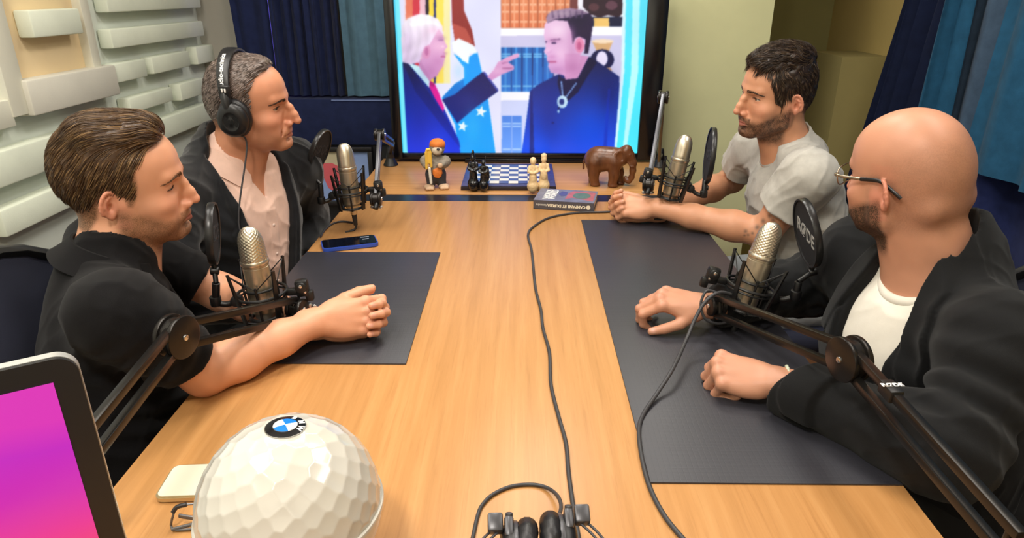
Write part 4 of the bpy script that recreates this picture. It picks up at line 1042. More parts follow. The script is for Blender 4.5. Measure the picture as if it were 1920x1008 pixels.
mbuild(rrect(MW + .001, MH + .001, .0165, -.013, -.004), 'back_shell', pm('aluminium', '#C8C9C6', .35, .6))
tw = NT('wallpaper_glow'); tc = tw.n('ShaderNodeTexCoord'); sp = tw.n('ShaderNodeSeparateXYZ'); tw.l(tc.outputs['Generated'], sp.inputs['Vector'])
mxn = tw.n('ShaderNodeMath', operation='MULTIPLY_ADD'); tw.l(sp.outputs['X'], mxn.inputs[0]); mxn.inputs[1].default_value = .10; tw.l(sp.outputs['Z'], mxn.inputs[2])
nz = tw.noise(9, 3); ad = tw.n('ShaderNodeMath', operation='MULTIPLY_ADD'); tw.l(nz.outputs['Fac'], ad.inputs[0]); ad.inputs[1].default_value = .05; tw.l(mxn.outputs[0], ad.inputs[2])
rp = tw.ramp(ad.outputs[0], [(0.20, lin('#FF7050')), (0.42, lin('#FF4068')), (0.58, lin('#F42A98')), (0.74, lin('#DC1EB8')), (0.90, lin('#D01CC8')), (1.0, lin('#E82CC0'))])
tw.l(rp.outputs['Color'], tw.b.inputs['Emission Color']); tw.b.inputs['Emission Strength'].default_value = .80; tw.b.inputs['Base Color'].default_value = (.02, .02, .02, 1); tw.b.inputs['Roughness'].default_value = .15
so_ = mbuild(MB().box((0, 0, .0006), (MW - .038, MH - .040, .0012)), 'screen', tw.m)
mbuild(MB().box((0, 0, .0014), (.0008, .0008, .0004)).box((-.02, -.03, .0014), (.0006, .0006, .0004)), 'wallpaper_star', pm('star_glow', '#FFFFFF', emit='#FFE8FF', estr=1.0))
zg = [(MW / 2 - .046, -.098), (MW / 2 - .034, -.088), (MW / 2 - .040, -.095), (MW / 2 - .026, -.084)]
mbuild(MB().tube([Vector((x, y, .0014)) for x, y in zg], .0011, 6, flat=.4), 'zigzag_mark', MATS['star_glow'])
sb = MB(); cx_ = Vector((mo.location.x, mo.location.y, 0)) - nn_ * .03
sb.box((0, 0, 0), (.16, .13, .008), M=basis(Vector((cx_.x, cx_.y, T + .004)), e_, Vector((-e_.y, e_.x, 0))), bev=.003)
sb.tube([Vector((cx_.x, cx_.y, T + .006)) - nn_ * .03, Vector((cx_.x, cx_.y, T + .09)) - nn_ * .025, (mt_c - e_ * MW / 2 - vz * MH * .55) - nn_ * .012], .012, 10, smooth=4)
sb.build('stand', MATS['aluminium'], mo, smooth=40)

# book
bk = thing('paperback_book', 'dark paperback lying flat across the black strip by the chess board', 'book', on_table(1060, 390))
bl = PZ(1000, 391, T); br_ = PZ(1113, 398, T); xd = (br_ - bl); LB = xd.length; xd = xd.normalized(); yd = Vector((-xd.y, xd.x, 0)); HBk = .030; WB = .145
MK = basis(bl, xd, yd)
def bbuild(m, name, mat, par=bk):
    o = m.build(name, mat, None, smooth=30); o.data.transform(MK); put(o, par); o.matrix_parent_inverse = Matrix.Translation(-Vector(bk.location)); return o
CV = pm('cover_dark', '#4A4A52', .4); CVT = pm('cover_blue_grey', '#6E7186', .4, var=.25, vscale=30)
bbuild(MB().box((LB / 2, WB / 2, .001), (LB, WB, .0018)).box((LB / 2, .001, HBk / 2), (LB, .002, HBk)), 'cover', CV)
tcv = bbuild(MB().box((LB / 2, WB / 2, HBk - .001), (LB, WB, .0018)), 'top_cover', CVT)
bbuild(MB().box((LB / 2 - .001, WB / 2 + .001, HBk / 2), (LB - .004, WB - .004, HBk - .004)), 'pages', pm('paper', '#CDB9A8', .8))
MB_ = MB(); 
def patch(poly, h, mat, name): return bbuild(MB().prism(poly, (0, 0, HBk + h), (1, 0, 0), (0, 1, 0), (0, 0, 1), .0002), name, mat)
patch([(LB * .5, .03), (LB * .62, .05), (LB * .97, .02), (LB * .97, .125), (LB * .58, .13), (LB * .52, .10)], .0, pm('cover_red', '#A8606A', .45, var=.15, vscale=40), 'cover_art')
patch([(LB * .60, .08)] + [(LB * (.755 + .15 * math.cos(a)), .078 + .036 * math.sin(a)) for a in np.linspace(PI * .95, -PI * .95, 22)], .0003, pm('cover_green', '#55706A', .45, var=.2, vscale=60), 'cover_art')
patch([(LB * .36, .085), (LB * .42, .06), (LB * .5, .07), (LB * .5, .11), (LB * .4, .12)], .0003, pm('cover_indigo', '#4A4F86', .45), 'cover_art')
def btext(s_, size, loc, xa, ya, mat, name): 
    o = text_mesh(s_, size, MK @ basis(Vector(loc), xa, ya), mat, name, None, .0002, bold=.0006); put(o, bk); o.matrix_parent_inverse = Matrix.Translation(-Vector(bk.location)); return o
btext('WORLD', .030, (LB * .285, WB * .53, HBk + .0004), (0, 1, 0), (-1, 0, 0), RODW, 'cover_title'); btext('WORDS', .030, (LB * .19, WB * .53, HBk + .0004), (0, 1, 0), (-1, 0, 0), RODW, 'cover_title')
btext('CAMPANII ET DUPLEA', .0125, (LB * .55, -.0004, HBk * .5), (-1, 0, 0), (0, 0, -1), pm('spine_cream', '#E8E2CC', .5), 'spine_title'); btext('Alexandru', .009, (LB * .14, -.0004, HBk * .5), (-1, 0, 0), (0, 0, -1), RODE, 'spine_author')
bbuild(MB().cyl((LB * .91, -.0006, HBk * .5), (LB * .91, .001, HBk * .5), .007, n=20), 'spine_mark', MATS['spine_cream'])

# chess board
cb_ = thing('chess_board', 'blue and cream chess board standing before the television', 'chess board', PZ(953, 340, T))
c0 = PZ(864, 357, T); c1 = PZ(1042.5, 357, T); CW = (c1 - c0).length; BH = .018
BO = Vector((c0.x, c0.y, T))
MB().box((BO.x + CW / 2, BO.y + CW / 2, T + BH / 2 - .002), (CW, CW, BH - .004), bev=.002).build('base', pm('board_dark', '#211A22', .4), cb_)
MB().box((BO.x + CW / 2, BO.y + CW / 2, T + BH - .002), (CW - .003, CW - .003, .004), bev=.001).build('border', pm('board_border', '#3E4270', .35, var=.35, vscale=60), cb_)
sq = MB(); bw = CW * .095; cs = (CW - 2 * bw) / 8
for i in range(8):
    for j in range(8):
        sq.mat((i + j) % 2).box((BO.x + bw + cs * (i + .5), BO.y + bw + cs * (j + .5), T + BH + .0005), (cs - .0006, cs - .0006, .0012))
sq.build('squares', [pm('square_cream', '#E6E0D0', .3), pm('square_navy', '#3D4A7E', .3)], cb_, smooth=0)
def board_z(): return T + BH + .0012
def figure_piece(label, px, py, H, mat, kind):
    p = PZ(px, py, board_z()); S = Solid(); k = H / .115
    def q(x, y, z): return (p.x + x * k, p.y + y * k, board_z() + z * k)
    S.el(q(0, 0, .010), (.019 * k, .019 * k, .013 * k), k=.004).rc(q(0, 0, .004), q(0, 0, .008), .018 * k, k=.004)
    S.rc(q(0, 0, .012), q(0, 0, .055), .0145 * k, .011 * k, k=.006).el(q(0, 0, .066), (.0125 * k, .010 * k, .016 * k), k=.006)
    S.el(q(0, -.001, .090), (.0085 * k, .009 * k, .0105 * k), k=.003)
    for s_ in (-1, 1): S.chain([q(s_ * .011, 0, .073), q(s_ * .014, -.006, .058), q(s_ * .004, -.012, .054)], [.005 * k, .0045 * k, .004 * k], k=.003)
    if kind == 'king': S.rc(q(0, 0, .098), q(0, 0, .108), .007 * k, .005 * k, k=.003).el(q(0, 0, .113), (.004 * k,) * 3, k=.002)
    if kind == 'spear': S.rc(q(-.010, -.012, .016), q(.010, -.010, .116), .0024 * k, .0016 * k, k=.001); S.el(q(.012, .004, .045), (.010 * k, .008 * k, .032 * k), k=.003)
    if kind == 'hood': S.el(q(0, .003, .093), (.0105 * k, .010 * k, .011 * k), k=.004); S.el(q(0, -.009, .034), (.010 * k, .006 * k, .018 * k), k=.004)
    if kind == 'shield': S.el(q(0, -.012, .045), (.010 * k, .005 * k, .017 * k), k=.002); S.el(q(0, .002, .100), (.0095 * k, .009 * k, .009 * k), k=.003)
    S.disp(lambda P: (vnoise(P, 220) - .5) * .0016)
    o = solid_obj('chess_piece', S, .0017, mat); tag(o, label, 'chess piece', 'carved chess pieces on the board')
PB = pm('piece_black', '#101015', .22, coat=.3); PW = pm('piece_cream', '#E2C596', .4, spec=.4)
figure_piece('tall black carved chess king at the corner of the board', 888, 349, .128, PB, 'king')
figure_piece('shorter black carved chess piece holding a spear, beside the black king', 907, 350, .112, PB, 'spear')
figure_piece('shorter cream carved chess piece wearing a hood', 999, 353, .122, PW, 'hood')
figure_piece('taller cream carved chess piece at the board edge nearest the elephant', 1019, 352, .130, PW, 'shield')

# wooden elephant, facing right
ep = PZ(1137, 348, T); EF = Fr((ep.x, ep.y + .01, T), rotm('Z', -14), 1.03)
S = Solid(); S.fr = EF
S.el((-.012, 0, .094), (.062, .040, .044), k=.02).el((-.042, 0, .088), (.036, .036, .042), k=.02).el((.030, 0, .098), (.034, .034, .036), k=.02)
S.el((.062, 0, .112), (.026, .024, .030), k=.015).el((.066, 0, .133), (.016, .019, .014), k=.01)
S.chain([(.078, 0, .112), (.089, 0, .085), (.091, 0, .058), (.088, 0, .034), (.080, 0, .020), (.070, 0, .022), (.067, 0, .031)], [.016, .013, .0105, .009, .008, .0075, .007], k=.008)
for s_ in (-1, 1):
    S.el((.048, s_ * .027, .108), (.021, .006, .027), rot=rotm('Z', -22 * s_), k=.006); S.el((.046, s_ * .0315, .108), (.013, .004, .019), rot=rotm('Z', -22 * s_), k=.004, op='s')
    S.chain([(.074, s_ * .013, .090), (.086, s_ * .016, .075), (.095, s_ * .015, .076)], [.004, .003, .0015], k=.003)
    S.el((.079, s_ * .018, .117), (.003, .003, .004), k=.002)
    S.chain([(.028, s_ * .020, .085), (.034 + .006 * s_, s_ * .021, .045), (.034 + .010 * s_, s_ * .021, .010)], [.022, .0165, .0155], k=.012); S.el((.036 + .010 * s_, s_ * .021, .006), (.018, .017, .008), k=.004)
    S.chain([(-.044, s_ * .019, .080), (-.048 - .004 * s_, s_ * .021, .045), (-.044 - .006 * s_, s_ * .021, .010)], [.025, .0175, .016], k=.012); S.el((-.042 - .006 * s_, s_ * .021, .006), (.018, .017, .008), k=.004)
S.chain([(-.077, 0, .100), (-.084, 0, .080), (-.083, 0, .055)], [.004, .003, .004], k=.004)
S.cut((0, 0, -1), (0, 0, T + .0005)); S.disp(lambda P: (vnoise(P * [1, 1, .25], 260) - .5) * .0008)
tE = NT('elephant_wood'); nz = tE.noise(1, 4, .6, stretch=(30, 30, 7)); rr = tE.ramp(nz.outputs['Fac'], [(0.3, lin('#4A2A17')), (0.55, lin('#6B4126')), (0.8, lin('#7E4E2E'))]); tE.l(rr.outputs['Color'], tE.b.inputs['Base Color']); tE.b.inputs['Roughness'].default_value = .32
tag(solid_obj('elephant_figurine', S, .0022, tE.m), 'carved brown wooden elephant beside the chess board', 'figurine')

# troll-like skier figurine
fp = PZ(817, 353, T); KF = Fr((fp.x, fp.y + .015, T), rotm('Z', 12), 1.0)
def kfig(name, mat, f, vox=.0024, par=None, colors=None):
    s_ = Solid(); s_.fr = KF; f(s_); s_.cut((0, 0, -1), (0, 0, T + .0004)); return solid_obj(name, s_, vox, mat, par, colors)
kt = thing('skier_figurine', 'grey furry gnome figurine in an orange cap holding a yellow ski', 'figurine', (fp.x, fp.y, T))
FUR = pm('figure_fur', '#8C8478', .9, var=.25, vscale=90, bump=.6, bscale=260); SKN = pm('figure_skin', '#C9A98A', .7, var=.1, vscale=60); ORG = pm('figure_orange', '#D9792E', .7, var=.15, vscale=80); DRK = pm('figure_dark', '#34343A', .7); YEL = pm('figure_yellow', '#E8BC4A', .5); MUZ = pm('figure_muzzle', '#C8BDA8', .7); WHT = pm('figure_white', '#E2DED2', .6)
def furry(P): return (vnoise(P, 190) - .5) * .004
kfig('torso', FUR, lambda s_: (s_.el((0, 0, .085), (.036, .030, .040), k=.01), s_.el((-.036, -.004, .100), (.016, .016, .020), k=.012), s_.el((.036, -.004, .095), (.018, .018, .020), k=.012), s_.chain([(-.038, -.006, .10), (-.036, -.020, .088)], [.014, .012], k=.01), s_.chain([(.038, -.006, .095), (.024, -.028, .090)], [.015, .011], k=.01), s_.disp(furry)), par=kt)
kfig('trousers', DRK, lambda s_: (s_.el((0, 0, .05), (.035, .028, .034), k=.01), s_.rc((-.018, -.004, .05), (-.019, -.006, .014), .018, .015, k=.01), s_.rc((.018, -.004, .05), (.021, -.006, .014), .018, .016, k=.01)), par=kt)
for s_ in (-1, 1): kfig('foot', SKN, lambda q, s_=s_: (q.el((s_ * .026, -.020, .008), (.019, .026, .010), k=.004), [q.el((s_ * .026 + (i - 1) * .010, -.042, .007), (.006, .007, .007), k=.003) for i in range(3)]), par=kt)
hd = kfig('head', FUR, lambda s_: (s_.el((.008, -.004, .145), (.028, .027, .028), k=.01), s_.disp(furry)), par=kt)
kfig('cap', ORG, lambda s_: (s_.el((.010, -.006, .158), (.0285, .028, .021), k=.01), s_.el((.008, -.004, .140), (.030, .040, .016), k=.004, op='s')), par=hd)
kfig('muzzle', MUZ, lambda s_: (s_.el((.006, -.026, .140), (.019, .014, .014), k=.004), s_.el((.006, -.026, .133), (.014, .012, .008), k=.004)), par=hd)
kfig('nose', pm('figure_nose', '#2A2E3E', .4), lambda s_: s_.el((.009, -.040, .147), (.006, .005, .005), k=.002), par=hd)
kfig('apron', ORG, lambda s_: (s_.el((.004, -.027, .060), (.018, .008, .020), k=.004), s_.disp(furry)), par=kt)
for x_, y_, z_ in ((-.030, -.030, .090), (.014, -.036, .088)): kfig('hand', SKN, lambda s_: s_.el((x_, y_, z_), (.010, .009, .010), k=.003), par=kt)
def ski(s_):
    s_.chain([(-.034, -.036, .080), (-.034, -.037, .135), (-.030, -.037, .147), (-.022, -.036, .147), (-.018, -.035, .135), (-.017, -.034, .085)], [.0045, .0045, .0045, .0045, .0045, .0045], k=.002)
    s_.bx((-.0255, -.037, .118), (.006, .002, .022), .001, k=.002)
kfig('ski', YEL, ski, par=kt)
kfig('pole', WHT, lambda s_: s_.rc((-.024, -.036, .080), (-.020, -.034, .026), .0055, .005), par=kt)

# ------------------------------------------------------------------ chairs
CHM = pm('chair_mesh', '#1E2236', .85, bump=.5, bscale=500, stretch=(1, 1, 4)); CHF = pm('chair_frame', '#17181B', .45); CHG = pm('chair_grey', '#3A3B3E', .5)
def office_chair(label, x, y, ang, hb, wid=.5, arms=True):
    t = thing('office_chair', label, 'office chair', (x, y, 0), 'mesh office chairs around the table')
    R = Matrix.Translation((x, y, 0)) @ Matrix.Rotation(ang, 4, 'Z')           # +y of the chair faces the table
    def B(m, name, mat, par=t):
        o = m.build(name, mat, None, smooth=45); o.data.transform(R); put(o, par); o.matrix_parent_inverse = Matrix.Translation((-x, -y, 0)) if par is t else Matrix.Identity(4); return o
    B(MB().box((0, 0, .45), (.48, .46, .07), bev=.03, seg=3), 'seat', CHM)
    vs = []; fs = []; nu, nv = 24, 24
    for lay in (0, 1):
        for j in range(nv + 1):
            v_ = j / nv; z_ = .55 + (hb - .55) * v_
            for i in range(nu + 1):
                u_ = i / nu * 2 - 1; ww = wid / 2 * (.86 + .14 * math.sin(PI * min(v_ * 1.1, 1))) * (1 - .22 * max(0, (v_ - .8) / .2) ** 2)
                zz_ = z_ - .05 * abs(u_) ** 3 * v_
                vs.append((u_ * ww, -.25 - .05 * v_ + .045 * u_ * u_ - lay * .012 + .03 * math.sin(PI * v_), zz_))
    W_ = nu + 1; S_ = W_ * (nv + 1)
    for j in range(nv):
        for i in range(nu): q = j * W_ + i; fs += [(q, q + 1, q + W_ + 1, q + W_), (S_ + q, S_ + q + W_, S_ + q + W_ + 1, S_ + q + 1)]
    ring_ = [j * W_ for j in range(nv + 1)] + [nv * W_ + i for i in range(1, W_)] + [j * W_ + nu for j in range(nv - 1, -1, -1)] + [i for i in range(nu - 1, 0, -1)]
    for a, b in zip(ring_, ring_[1:] + ring_[:1]): fs.append((a, b, S_ + b, S_ + a))
    back = B(MB().add(vs, fs), 'backrest', CHM)
    fr_ = MB(); fr_.tube([Vector(vs[i]) + Vector((0, -.006, 0)) for i in ring_[:nv + W_ + nv]][::3], .012, 8); B(fr_, 'back_frame', CHF)
    sp = MB(); sp.tube([(0, -.1, .42), (0, -.30, .45), (0, -.31, .7)], .022, 10, smooth=4).cyl((0, 0, .1), (0, 0, .42), .03, n=16); B(sp, 'spine', CHF)
    for k in range(5):
        a = 2 * PI * k / 5 + .3; d_ = Vector((math.cos(a), math.sin(a), 0)); f = B(MB().tube([Vector((0, 0, .12)), d_ * .18 + Vector((0, 0, .10)), d_ * .30 + Vector((0, 0, .075))], [.024] * 9 + [.02] * 3 + [.016], 8, smooth=6), 'leg', CHF)
        B(MB().cyl(d_ * .30 + Vector((-d_.y, d_.x, 0)) * -.012 + Vector((0, 0, .032)), d_ * .30 + Vector((-d_.y, d_.x, 0)) * .012 + Vector((0, 0, .032)), .031, n=18, bev=.004), 'caster', CHF, f)
    if arms:
        for s_ in (-1, 1):
            ar = MB(); ar.box((s_ * .29, .02, .66), (.075, .26, .025), bev=.010, seg=3); ao = B(ar, 'armrest', CHG); B(MB().tube([(s_ * .22, -.02, .43), (s_ * .30, 0, .46), (s_ * .30, 0, .65)], .016, 8, smooth=4), 'arm_post', CHF, ao)
    return t

# ------------------------------------------------------------------ people
def mixc(c, t, m): return c * (1 - m[:, None]) + np.array(t, np.float32) * m[:, None]
SKIN = vcol_mat('skin', 0.44, 0.40, 0.10, 420, sss=0.12)
def _stubble(m):                 # fine beard grain mixed over the skin where the beard grows
    t = m.node_tree; b = t.nodes['Principled BSDF']; a = [n for n in t.nodes if n.type == 'VERTEX_COLOR'][0]
    v = t.nodes.new('ShaderNodeVertexColor'); v.layer_name = 'Beard'; tc = t.nodes.new('ShaderNodeTexCoord')
    n = t.nodes.new('ShaderNodeTexNoise'); n.inputs['Scale'].default_value = 650; n.inputs['Detail'].default_value = 2; t.links.new(tc.outputs['Object'], n.inputs['Vector'])
    mr = t.nodes.new('ShaderNodeMapRange'); mr.inputs['From Min'].default_value = .36; mr.inputs['From Max'].default_value = .62; mr.inputs['To Min'].default_value = .72; mr.inputs['To Max'].default_value = 1.25; t.links.new(n.outputs['Fac'], mr.inputs['Value'])
    mu = t.nodes.new('ShaderNodeMath'); mu.operation = 'MULTIPLY'; mu.use_clamp = True; t.links.new(mr.outputs['Result'], mu.inputs[0]); t.links.new(v.outputs['Alpha'], mu.inputs[1])
    mx = t.nodes.new('ShaderNodeMix'); mx.data_type = 'RGBA'; t.links.new(mu.outputs[0], mx.inputs['Factor']); t.links.new(a.outputs['Color'], mx.inputs['A']); t.links.new(v.outputs['Color'], mx.inputs['B']); t.links.new(mx.outputs['Result'], b.inputs['Base Color'])
_stubble(SKIN)
HAIRM = vcol_mat('hair', 0.38, 0.45)
EYEM = vcol_mat('eye_wet', 0.08, 0.6)

def capcone(S, a, b, ra, rb, k=0.01, op='u', fr=None, th=None):   # cone with flat ends, or a shell of it
    a = V3(a); b = V3(b); ab = b - a; L = np.linalg.norm(ab); u = ab / L; rm = max(ra, rb) + (th or 0)
    def fn(P):
        q = P - a; t = q @ u; r = np.sqrt(np.maximum(np.einsum('ij,ij->i', q, q) - t * t, 0)) - (ra + (rb - ra) * t / L)
        if th: r = np.abs(r) - th / 2
        return smax(r, np.maximum(-t, t - L), .004)
    return S._push(fn, np.minimum(a, b) - rm, np.maximum(a, b) + rm, op, k, fr)

def head(S, H, p):
    S.fr = H; jw = p.get('jaw', 1.0); nl = p.get('nose', 1.0); ch = p.get('cheek', 1.0)
    S.el((0, -.008, .040), (.0765, .093, .088), k=0)
    S.el((0, .026, .048), (.064, .067, .060), k=.02)
    S.el((0, .030, -.018), (.0635 * ch, .060, .082), k=.025)
    S.el((0, -.045, .005), (.060, .052, .062), k=.03)
    for s in (-1, 1):
        S.rc((s * .054 * jw, .006, -.052), (s * .020, .074, -.089), .017, .015, k=.022)
        S.rc((s * .056 * jw, .004, -.010), (s * .054 * jw, .006, -.055), .018, .017, k=.02)
        S.el((s * .042, .058, -.020), (.024 * ch, .025, .020), k=.022)
        S.el((s * .040, .060, -.055), (.018 * ch, .022, .022), k=.022)
        S.rc((s * .010, .089, .031), (s * .040, .076, .033), .0075, .0070, k=.014)
    S.el((0, .079, -.090), (.021, .017, .015), k=.016)
    S.el((0, .0885, -.088), (.012, .0085, .010), k=.012)
    S.el((0, .035, -.068), (.045, .048, .030), k=.025)
    for s in (-1, 1):
        S.el((s * .033, .094, .011), (.018, .0135, .0105), k=.010, op='s')
    e_ = .014 * (nl - 1)
    S.chain([(0, .086, .024), (0, .0965 + e_ * 1.1, .006), (0, .1065 + e_ * 1.1, -.012), (0, .1125 + e_, -.0265)], [.0066, .0068, .0072, .0080], k=.009)
    S.el((0, .1125 + e_, -.0285), (.0090, .0090, .0080), k=.006)
    S.el((0, .094 + e_ * .7, -.018), (.0100, .0150 + e_ * .3, .0200), k=.006)
    for s in (-1, 1):
        S.el((s * .0120, .0985, -.0340), (.0066, .0110, .0072), k=.006)
        S.el((s * .0066, .1045, -.0415), (.0034, .0060, .0040), k=.002, op='s')
        S.rc((s * .020, .092, -.036), (s * .031, .080, -.062), .002, .002, k=.004, op='s')      # smile line
        S.el((s * .032, .0685, .0115), (.0158, .0152, .0140), k=.003)
    S.el((0, .086, -.054), (.027, .0145, .017), k=.014)
    S.rc((0, .0995, -.042), (0, .1010, -.050), .0022, .0022, k=.003, op='s')
    lt = p.get('lt', 1.0)
    for s in (-1, 1):
        S.rc((s * .004, .0990, -.0555), (s * .022, .0870, -.0605), .0048 * lt, .0028, k=.004)
        S.rc((0, .0975, -.0660), (s * .020, .0870, -.0635), .0060 * lt, .0028, k=.004)
    for s in (-1, 1): S.rc((0, .1045, -.0605), (s * .025, .0895, -.0625), .0013, .0012, k=.002, op='s')
    S.rc((-.012, .093, -.0765), (.012, .093, -.0765), .0030, .0030, k=.008, op='s')
    o = p.get('lid', .0040)
    for s in (-1, 1):
        S.el((s * .0330, .0840, .0108 - p.get('look', 0)), (.0145, .0110, o), rot=rotm('Z', -s * 12), k=.0010, op='s')
        S.rc((s * .020, .0830, .0185), (s * .042, .0765, .0185), .0011, .0011, k=.002, op='s')  # lid crease
    # ears
    ex = p.get('ear', .0745); g = .86
    for s in (-1, 1):
        rt = rotm('Z', s * 36) @ rotm('X', -12)
        S.el((s * (ex + .001), -.010, -.002), (.0060, .0120 * g, .0240 * g), rot=rt, k=.006)
        c = np.array([s * (ex + .0085), -.014, .000])
        S.el(c, (.0035, .0160 * g, .0290 * g), rot=rt, k=.003)
        S.el(c + rt @ np.array([s * .0035, .000, .002]), (.0042, .0118 * g, .0225 * g), rot=rt, k=.002, op='s')
        pts = []
        for i in range(15):
            a = math.radians(-60 + i * 20.5); q = np.array([s * .0012, math.cos(a) * .0158 * g, math.sin(a) * .0290 * g]); pts.append(c + rt @ q)
        S.chain(pts, [.0028] + [.0033] * 12 + [.0032, .0030], k=.0018)
        S.el(c + rt @ np.array([0, .0055, -.0255 * g]), (.0042, .0068, .0082), k=.004)
        S.chain([c + rt @ np.array([s * .001, -.001, -.0165 * g]), c + rt @ np.array([s * .0018, -.0075 * g, -.004]), c + rt @ np.array([s * .0012, -.0050, .0095 * g]), c + rt @ np.array([s * .0006, .002, .017 * g])], [.0026, .0028, .0026, .0020], k=.0022)
        S.el(c + rt @ np.array([s * .0015, .0040, -.0045]), (.0075, .0062 * g, .0085 * g), rot=rt, k=.0018, op='s')
        S.rc(c + rt @ np.array([-s * .001, .0125 * g, -.0085]), c + rt @ np.array([0, .0120 * g, -.0010]), .0036, .0030, k=.003)
    if p.get('rolls'):
        S.rc((-.040, -.070, -.030), (.040, -.070, -.030), .016, .016, k=.025)
    S.fr = WORLD

def hand(S, W, ts, curl, thumb=None, spread=0.0, sc=1.0, spots=None):
    """W: wrist frame, +y along the fingers, +z back of the hand, ts: sign of x on the thumb side."""
    S.fr = W
    mcp = [(ts * .0275, .088, .001), (ts * .0085, .0925, .0035), (-ts * .0110, .0870, .0020), (-ts * .0285, .0770, -.0025)]
    ln = [(.044, .026, .022), (.048, .030, .023), (.044, .028, .023), (.034, .021, .020)]
    for x in (-.0095, .0095): S.rc((x, -.03, 0), (x * 1.1, .010, -.001), .0185, .0172, k=.012)
    S.el((0, .048, -.0050), (.0385, .045, .0135), k=.014)
    for m in mcp: S.rc((m[0] * .45, .012, -.001), m, .0135, .0108, k=.010)
    S.el((ts * .024, .030, -.012), (.016, .028, .0145), k=.012); S.el((-ts * .025, .038, -.010), (.0125, .033, .0130), k=.012)
    for i, m in enumerate(mcp):
        S.el((m[0], m[1] - .001, m[2] + .004), (.0088, .0095, .0085), k=.006)
        fl = 0.0; q = np.array(m, float); sp = spread * (-ts * -1) * (1.2, .3, -.5, -1.4)[i] if spread else 0
        rad = [.0097, .0090, .0082, .0070] if i < 3 else [.0085, .0078, .0072, .0062]
        c = curl[i] if isinstance(curl[0], (list, tuple)) else curl
        for j in range(3):
            fl += math.radians(c[j]); d = np.array([math.sin(sp) * ts, math.cos(fl), -math.sin(fl)]); d /= np.linalg.norm(d)
            e = q + d * ln[i][j] * sc; S.rc(q, e, rad[j], rad[j + 1], k=.0022 if j else .006)
            nb = np.array([0, math.sin(fl), math.cos(fl)])
            if j < 2: S.el(e + nb * .0012, (rad[j + 1] * .98,) * 3, k=.003)
            if spots is not None:
                if j == 2: spots.append((W.w(e + nb * rad[3] * .75 - d * .001), .0055, (0.80, 0.46, 0.40), .75))
                spots.append((W.w(e + nb * .006), .010, (0.62, 0.27, 0.20), .30))
            q = e
        if spots is not None: spots.append((W.w(np.array(m) + np.array([0, 0, .010])), .012, (0.62, 0.27, 0.20), .28))
    th = thumb or [(.62, .70, -.30), (.36, .88, -.28), (.18, .95, -.22)]
    q = np.array([ts * .019, .014, -.008]); rad = [.0135, .0118, .0104, .0082]
    for j in range(3):
        d = np.array([ts * th[j][0], th[j][1], th[j][2]]); d /= np.linalg.norm(d); e = q + d * (.044, .033, .027)[j]
        S.rc(q, e, rad[j], rad[j + 1], k=.008 if j == 0 else .0025); q = e
    if spots is not None: spots.append((W.w(q + np.array([ts * .003, -.002, .006])), .0075, (0.80, 0.46, 0.40), .75))
    S.fr = WORLD

def bframe(o, y, z):             # frame with +y along y and +z near z
    y = nrm(y); z = V3(z); z = nrm(z - y * (z @ y)); x = np.cross(y, z); return Fr(o, np.stack([x, y, z], 1))

def skin_colors(H, p, spots, base):
    base = np.array(lin(base), np.float32) * np.array((.93, .89, .87), np.float32)
    hair = np.array(lin(p.get('beard_col', '#4A3526')), np.float32)
    def f(P):
        n = len(P); c = np.tile(base, (n, 1)); Q = H.loc(P); x, y, z = Q.T; ax = np.abs(x)
        near = (np.sqrt((Q ** 2).sum(1)) < .22)
        c *= (0.94 + 0.12 * vnoise(P, 60))[:, None]; BM = np.zeros(n)
        red = (0.62, 0.22, 0.15)
        g = lambda cx, cy, cz, r: np.exp(-(((ax - cx) ** 2 + (y - cy) ** 2 + (z - cz) ** 2) / (r * r)))
        c = mixc(c, red, np.clip(.34 * g(.045, .07, -.018, .026) + .38 * g(0, .116, -.03, .016) + .25 * g(.012, .1, -.035, .014), 0, .6) * near)
        c = mixc(c, red, .58 * sstep(.072, .082, ax) * (y < .02) * (y > -.045) * (np.abs(z) < .05) * near)
        lips = sstep(.0, 1, 1 - ((x / .0235) ** 2 + ((z + .0610) / .0088) ** 2)) * (y > .083)
        c = mixc(c, lin(p.get('lip', '#B0645A')), np.clip(lips * 2.2, 0, .75) * near)
        c = mixc(c, (0.45, 0.2, 0.14), .22 * g(.033, .085, .002, .013) * near)     # under the eyes
        bd = p.get('beard', 0)
        if bd:
            zb = -.010 - .42 * np.clip(y, 0, .1) - .10 * sstep(.06, .09, y) * 0
            m = sstep(.006, -.016, z - zb) * sstep(-.012, .004, y) * sstep(-.135, -.105, z + .1 * np.clip(y - .0, -.02, .05))
            mo = (y > .086) * (ax < .030) * sstep(-.0425, -.0465, z) * (z > -.07); m = np.maximum(m, mo * .9)
            m *= 1 - np.clip(lips * 3, 0, 1); m *= 1 - .5 * ((ax < .008) & (z > -.075) & (z < -.066))
            sp = .80 + .35 * (vnoise(P, 140) - .5)
            BM = np.maximum(BM, np.clip(m * sp * bd, 0, .95) * near)
        sh = p.get('shaved', 0)
        if sh:
            m = sstep(.075, .02, z + .55 * y) * sstep(.035, .012, y) * sstep(-.085, -.060, z)
            m = m * (1 - sstep(.074, .079, ax)); sp = .7 + .35 * (vnoise(P, 450) - .5)
            BM = np.maximum(BM, np.clip(m * sp * sh, 0, .8) * near)
        if p.get('scalp'):
            fn = p['scalp']; BM = np.maximum(BM, np.clip(fn(x, y, z), 0, 1) * near)
        for q, r, col, k in spots:
            d2 = ((P - q) ** 2).sum(1); c = mixc(c, col, k * np.exp(-d2 / (r * r) * 2.2))
        return np.clip(c, 0, 1), np.concatenate([np.tile(hair, (n, 1)), BM[:, None]], 1)
    return f

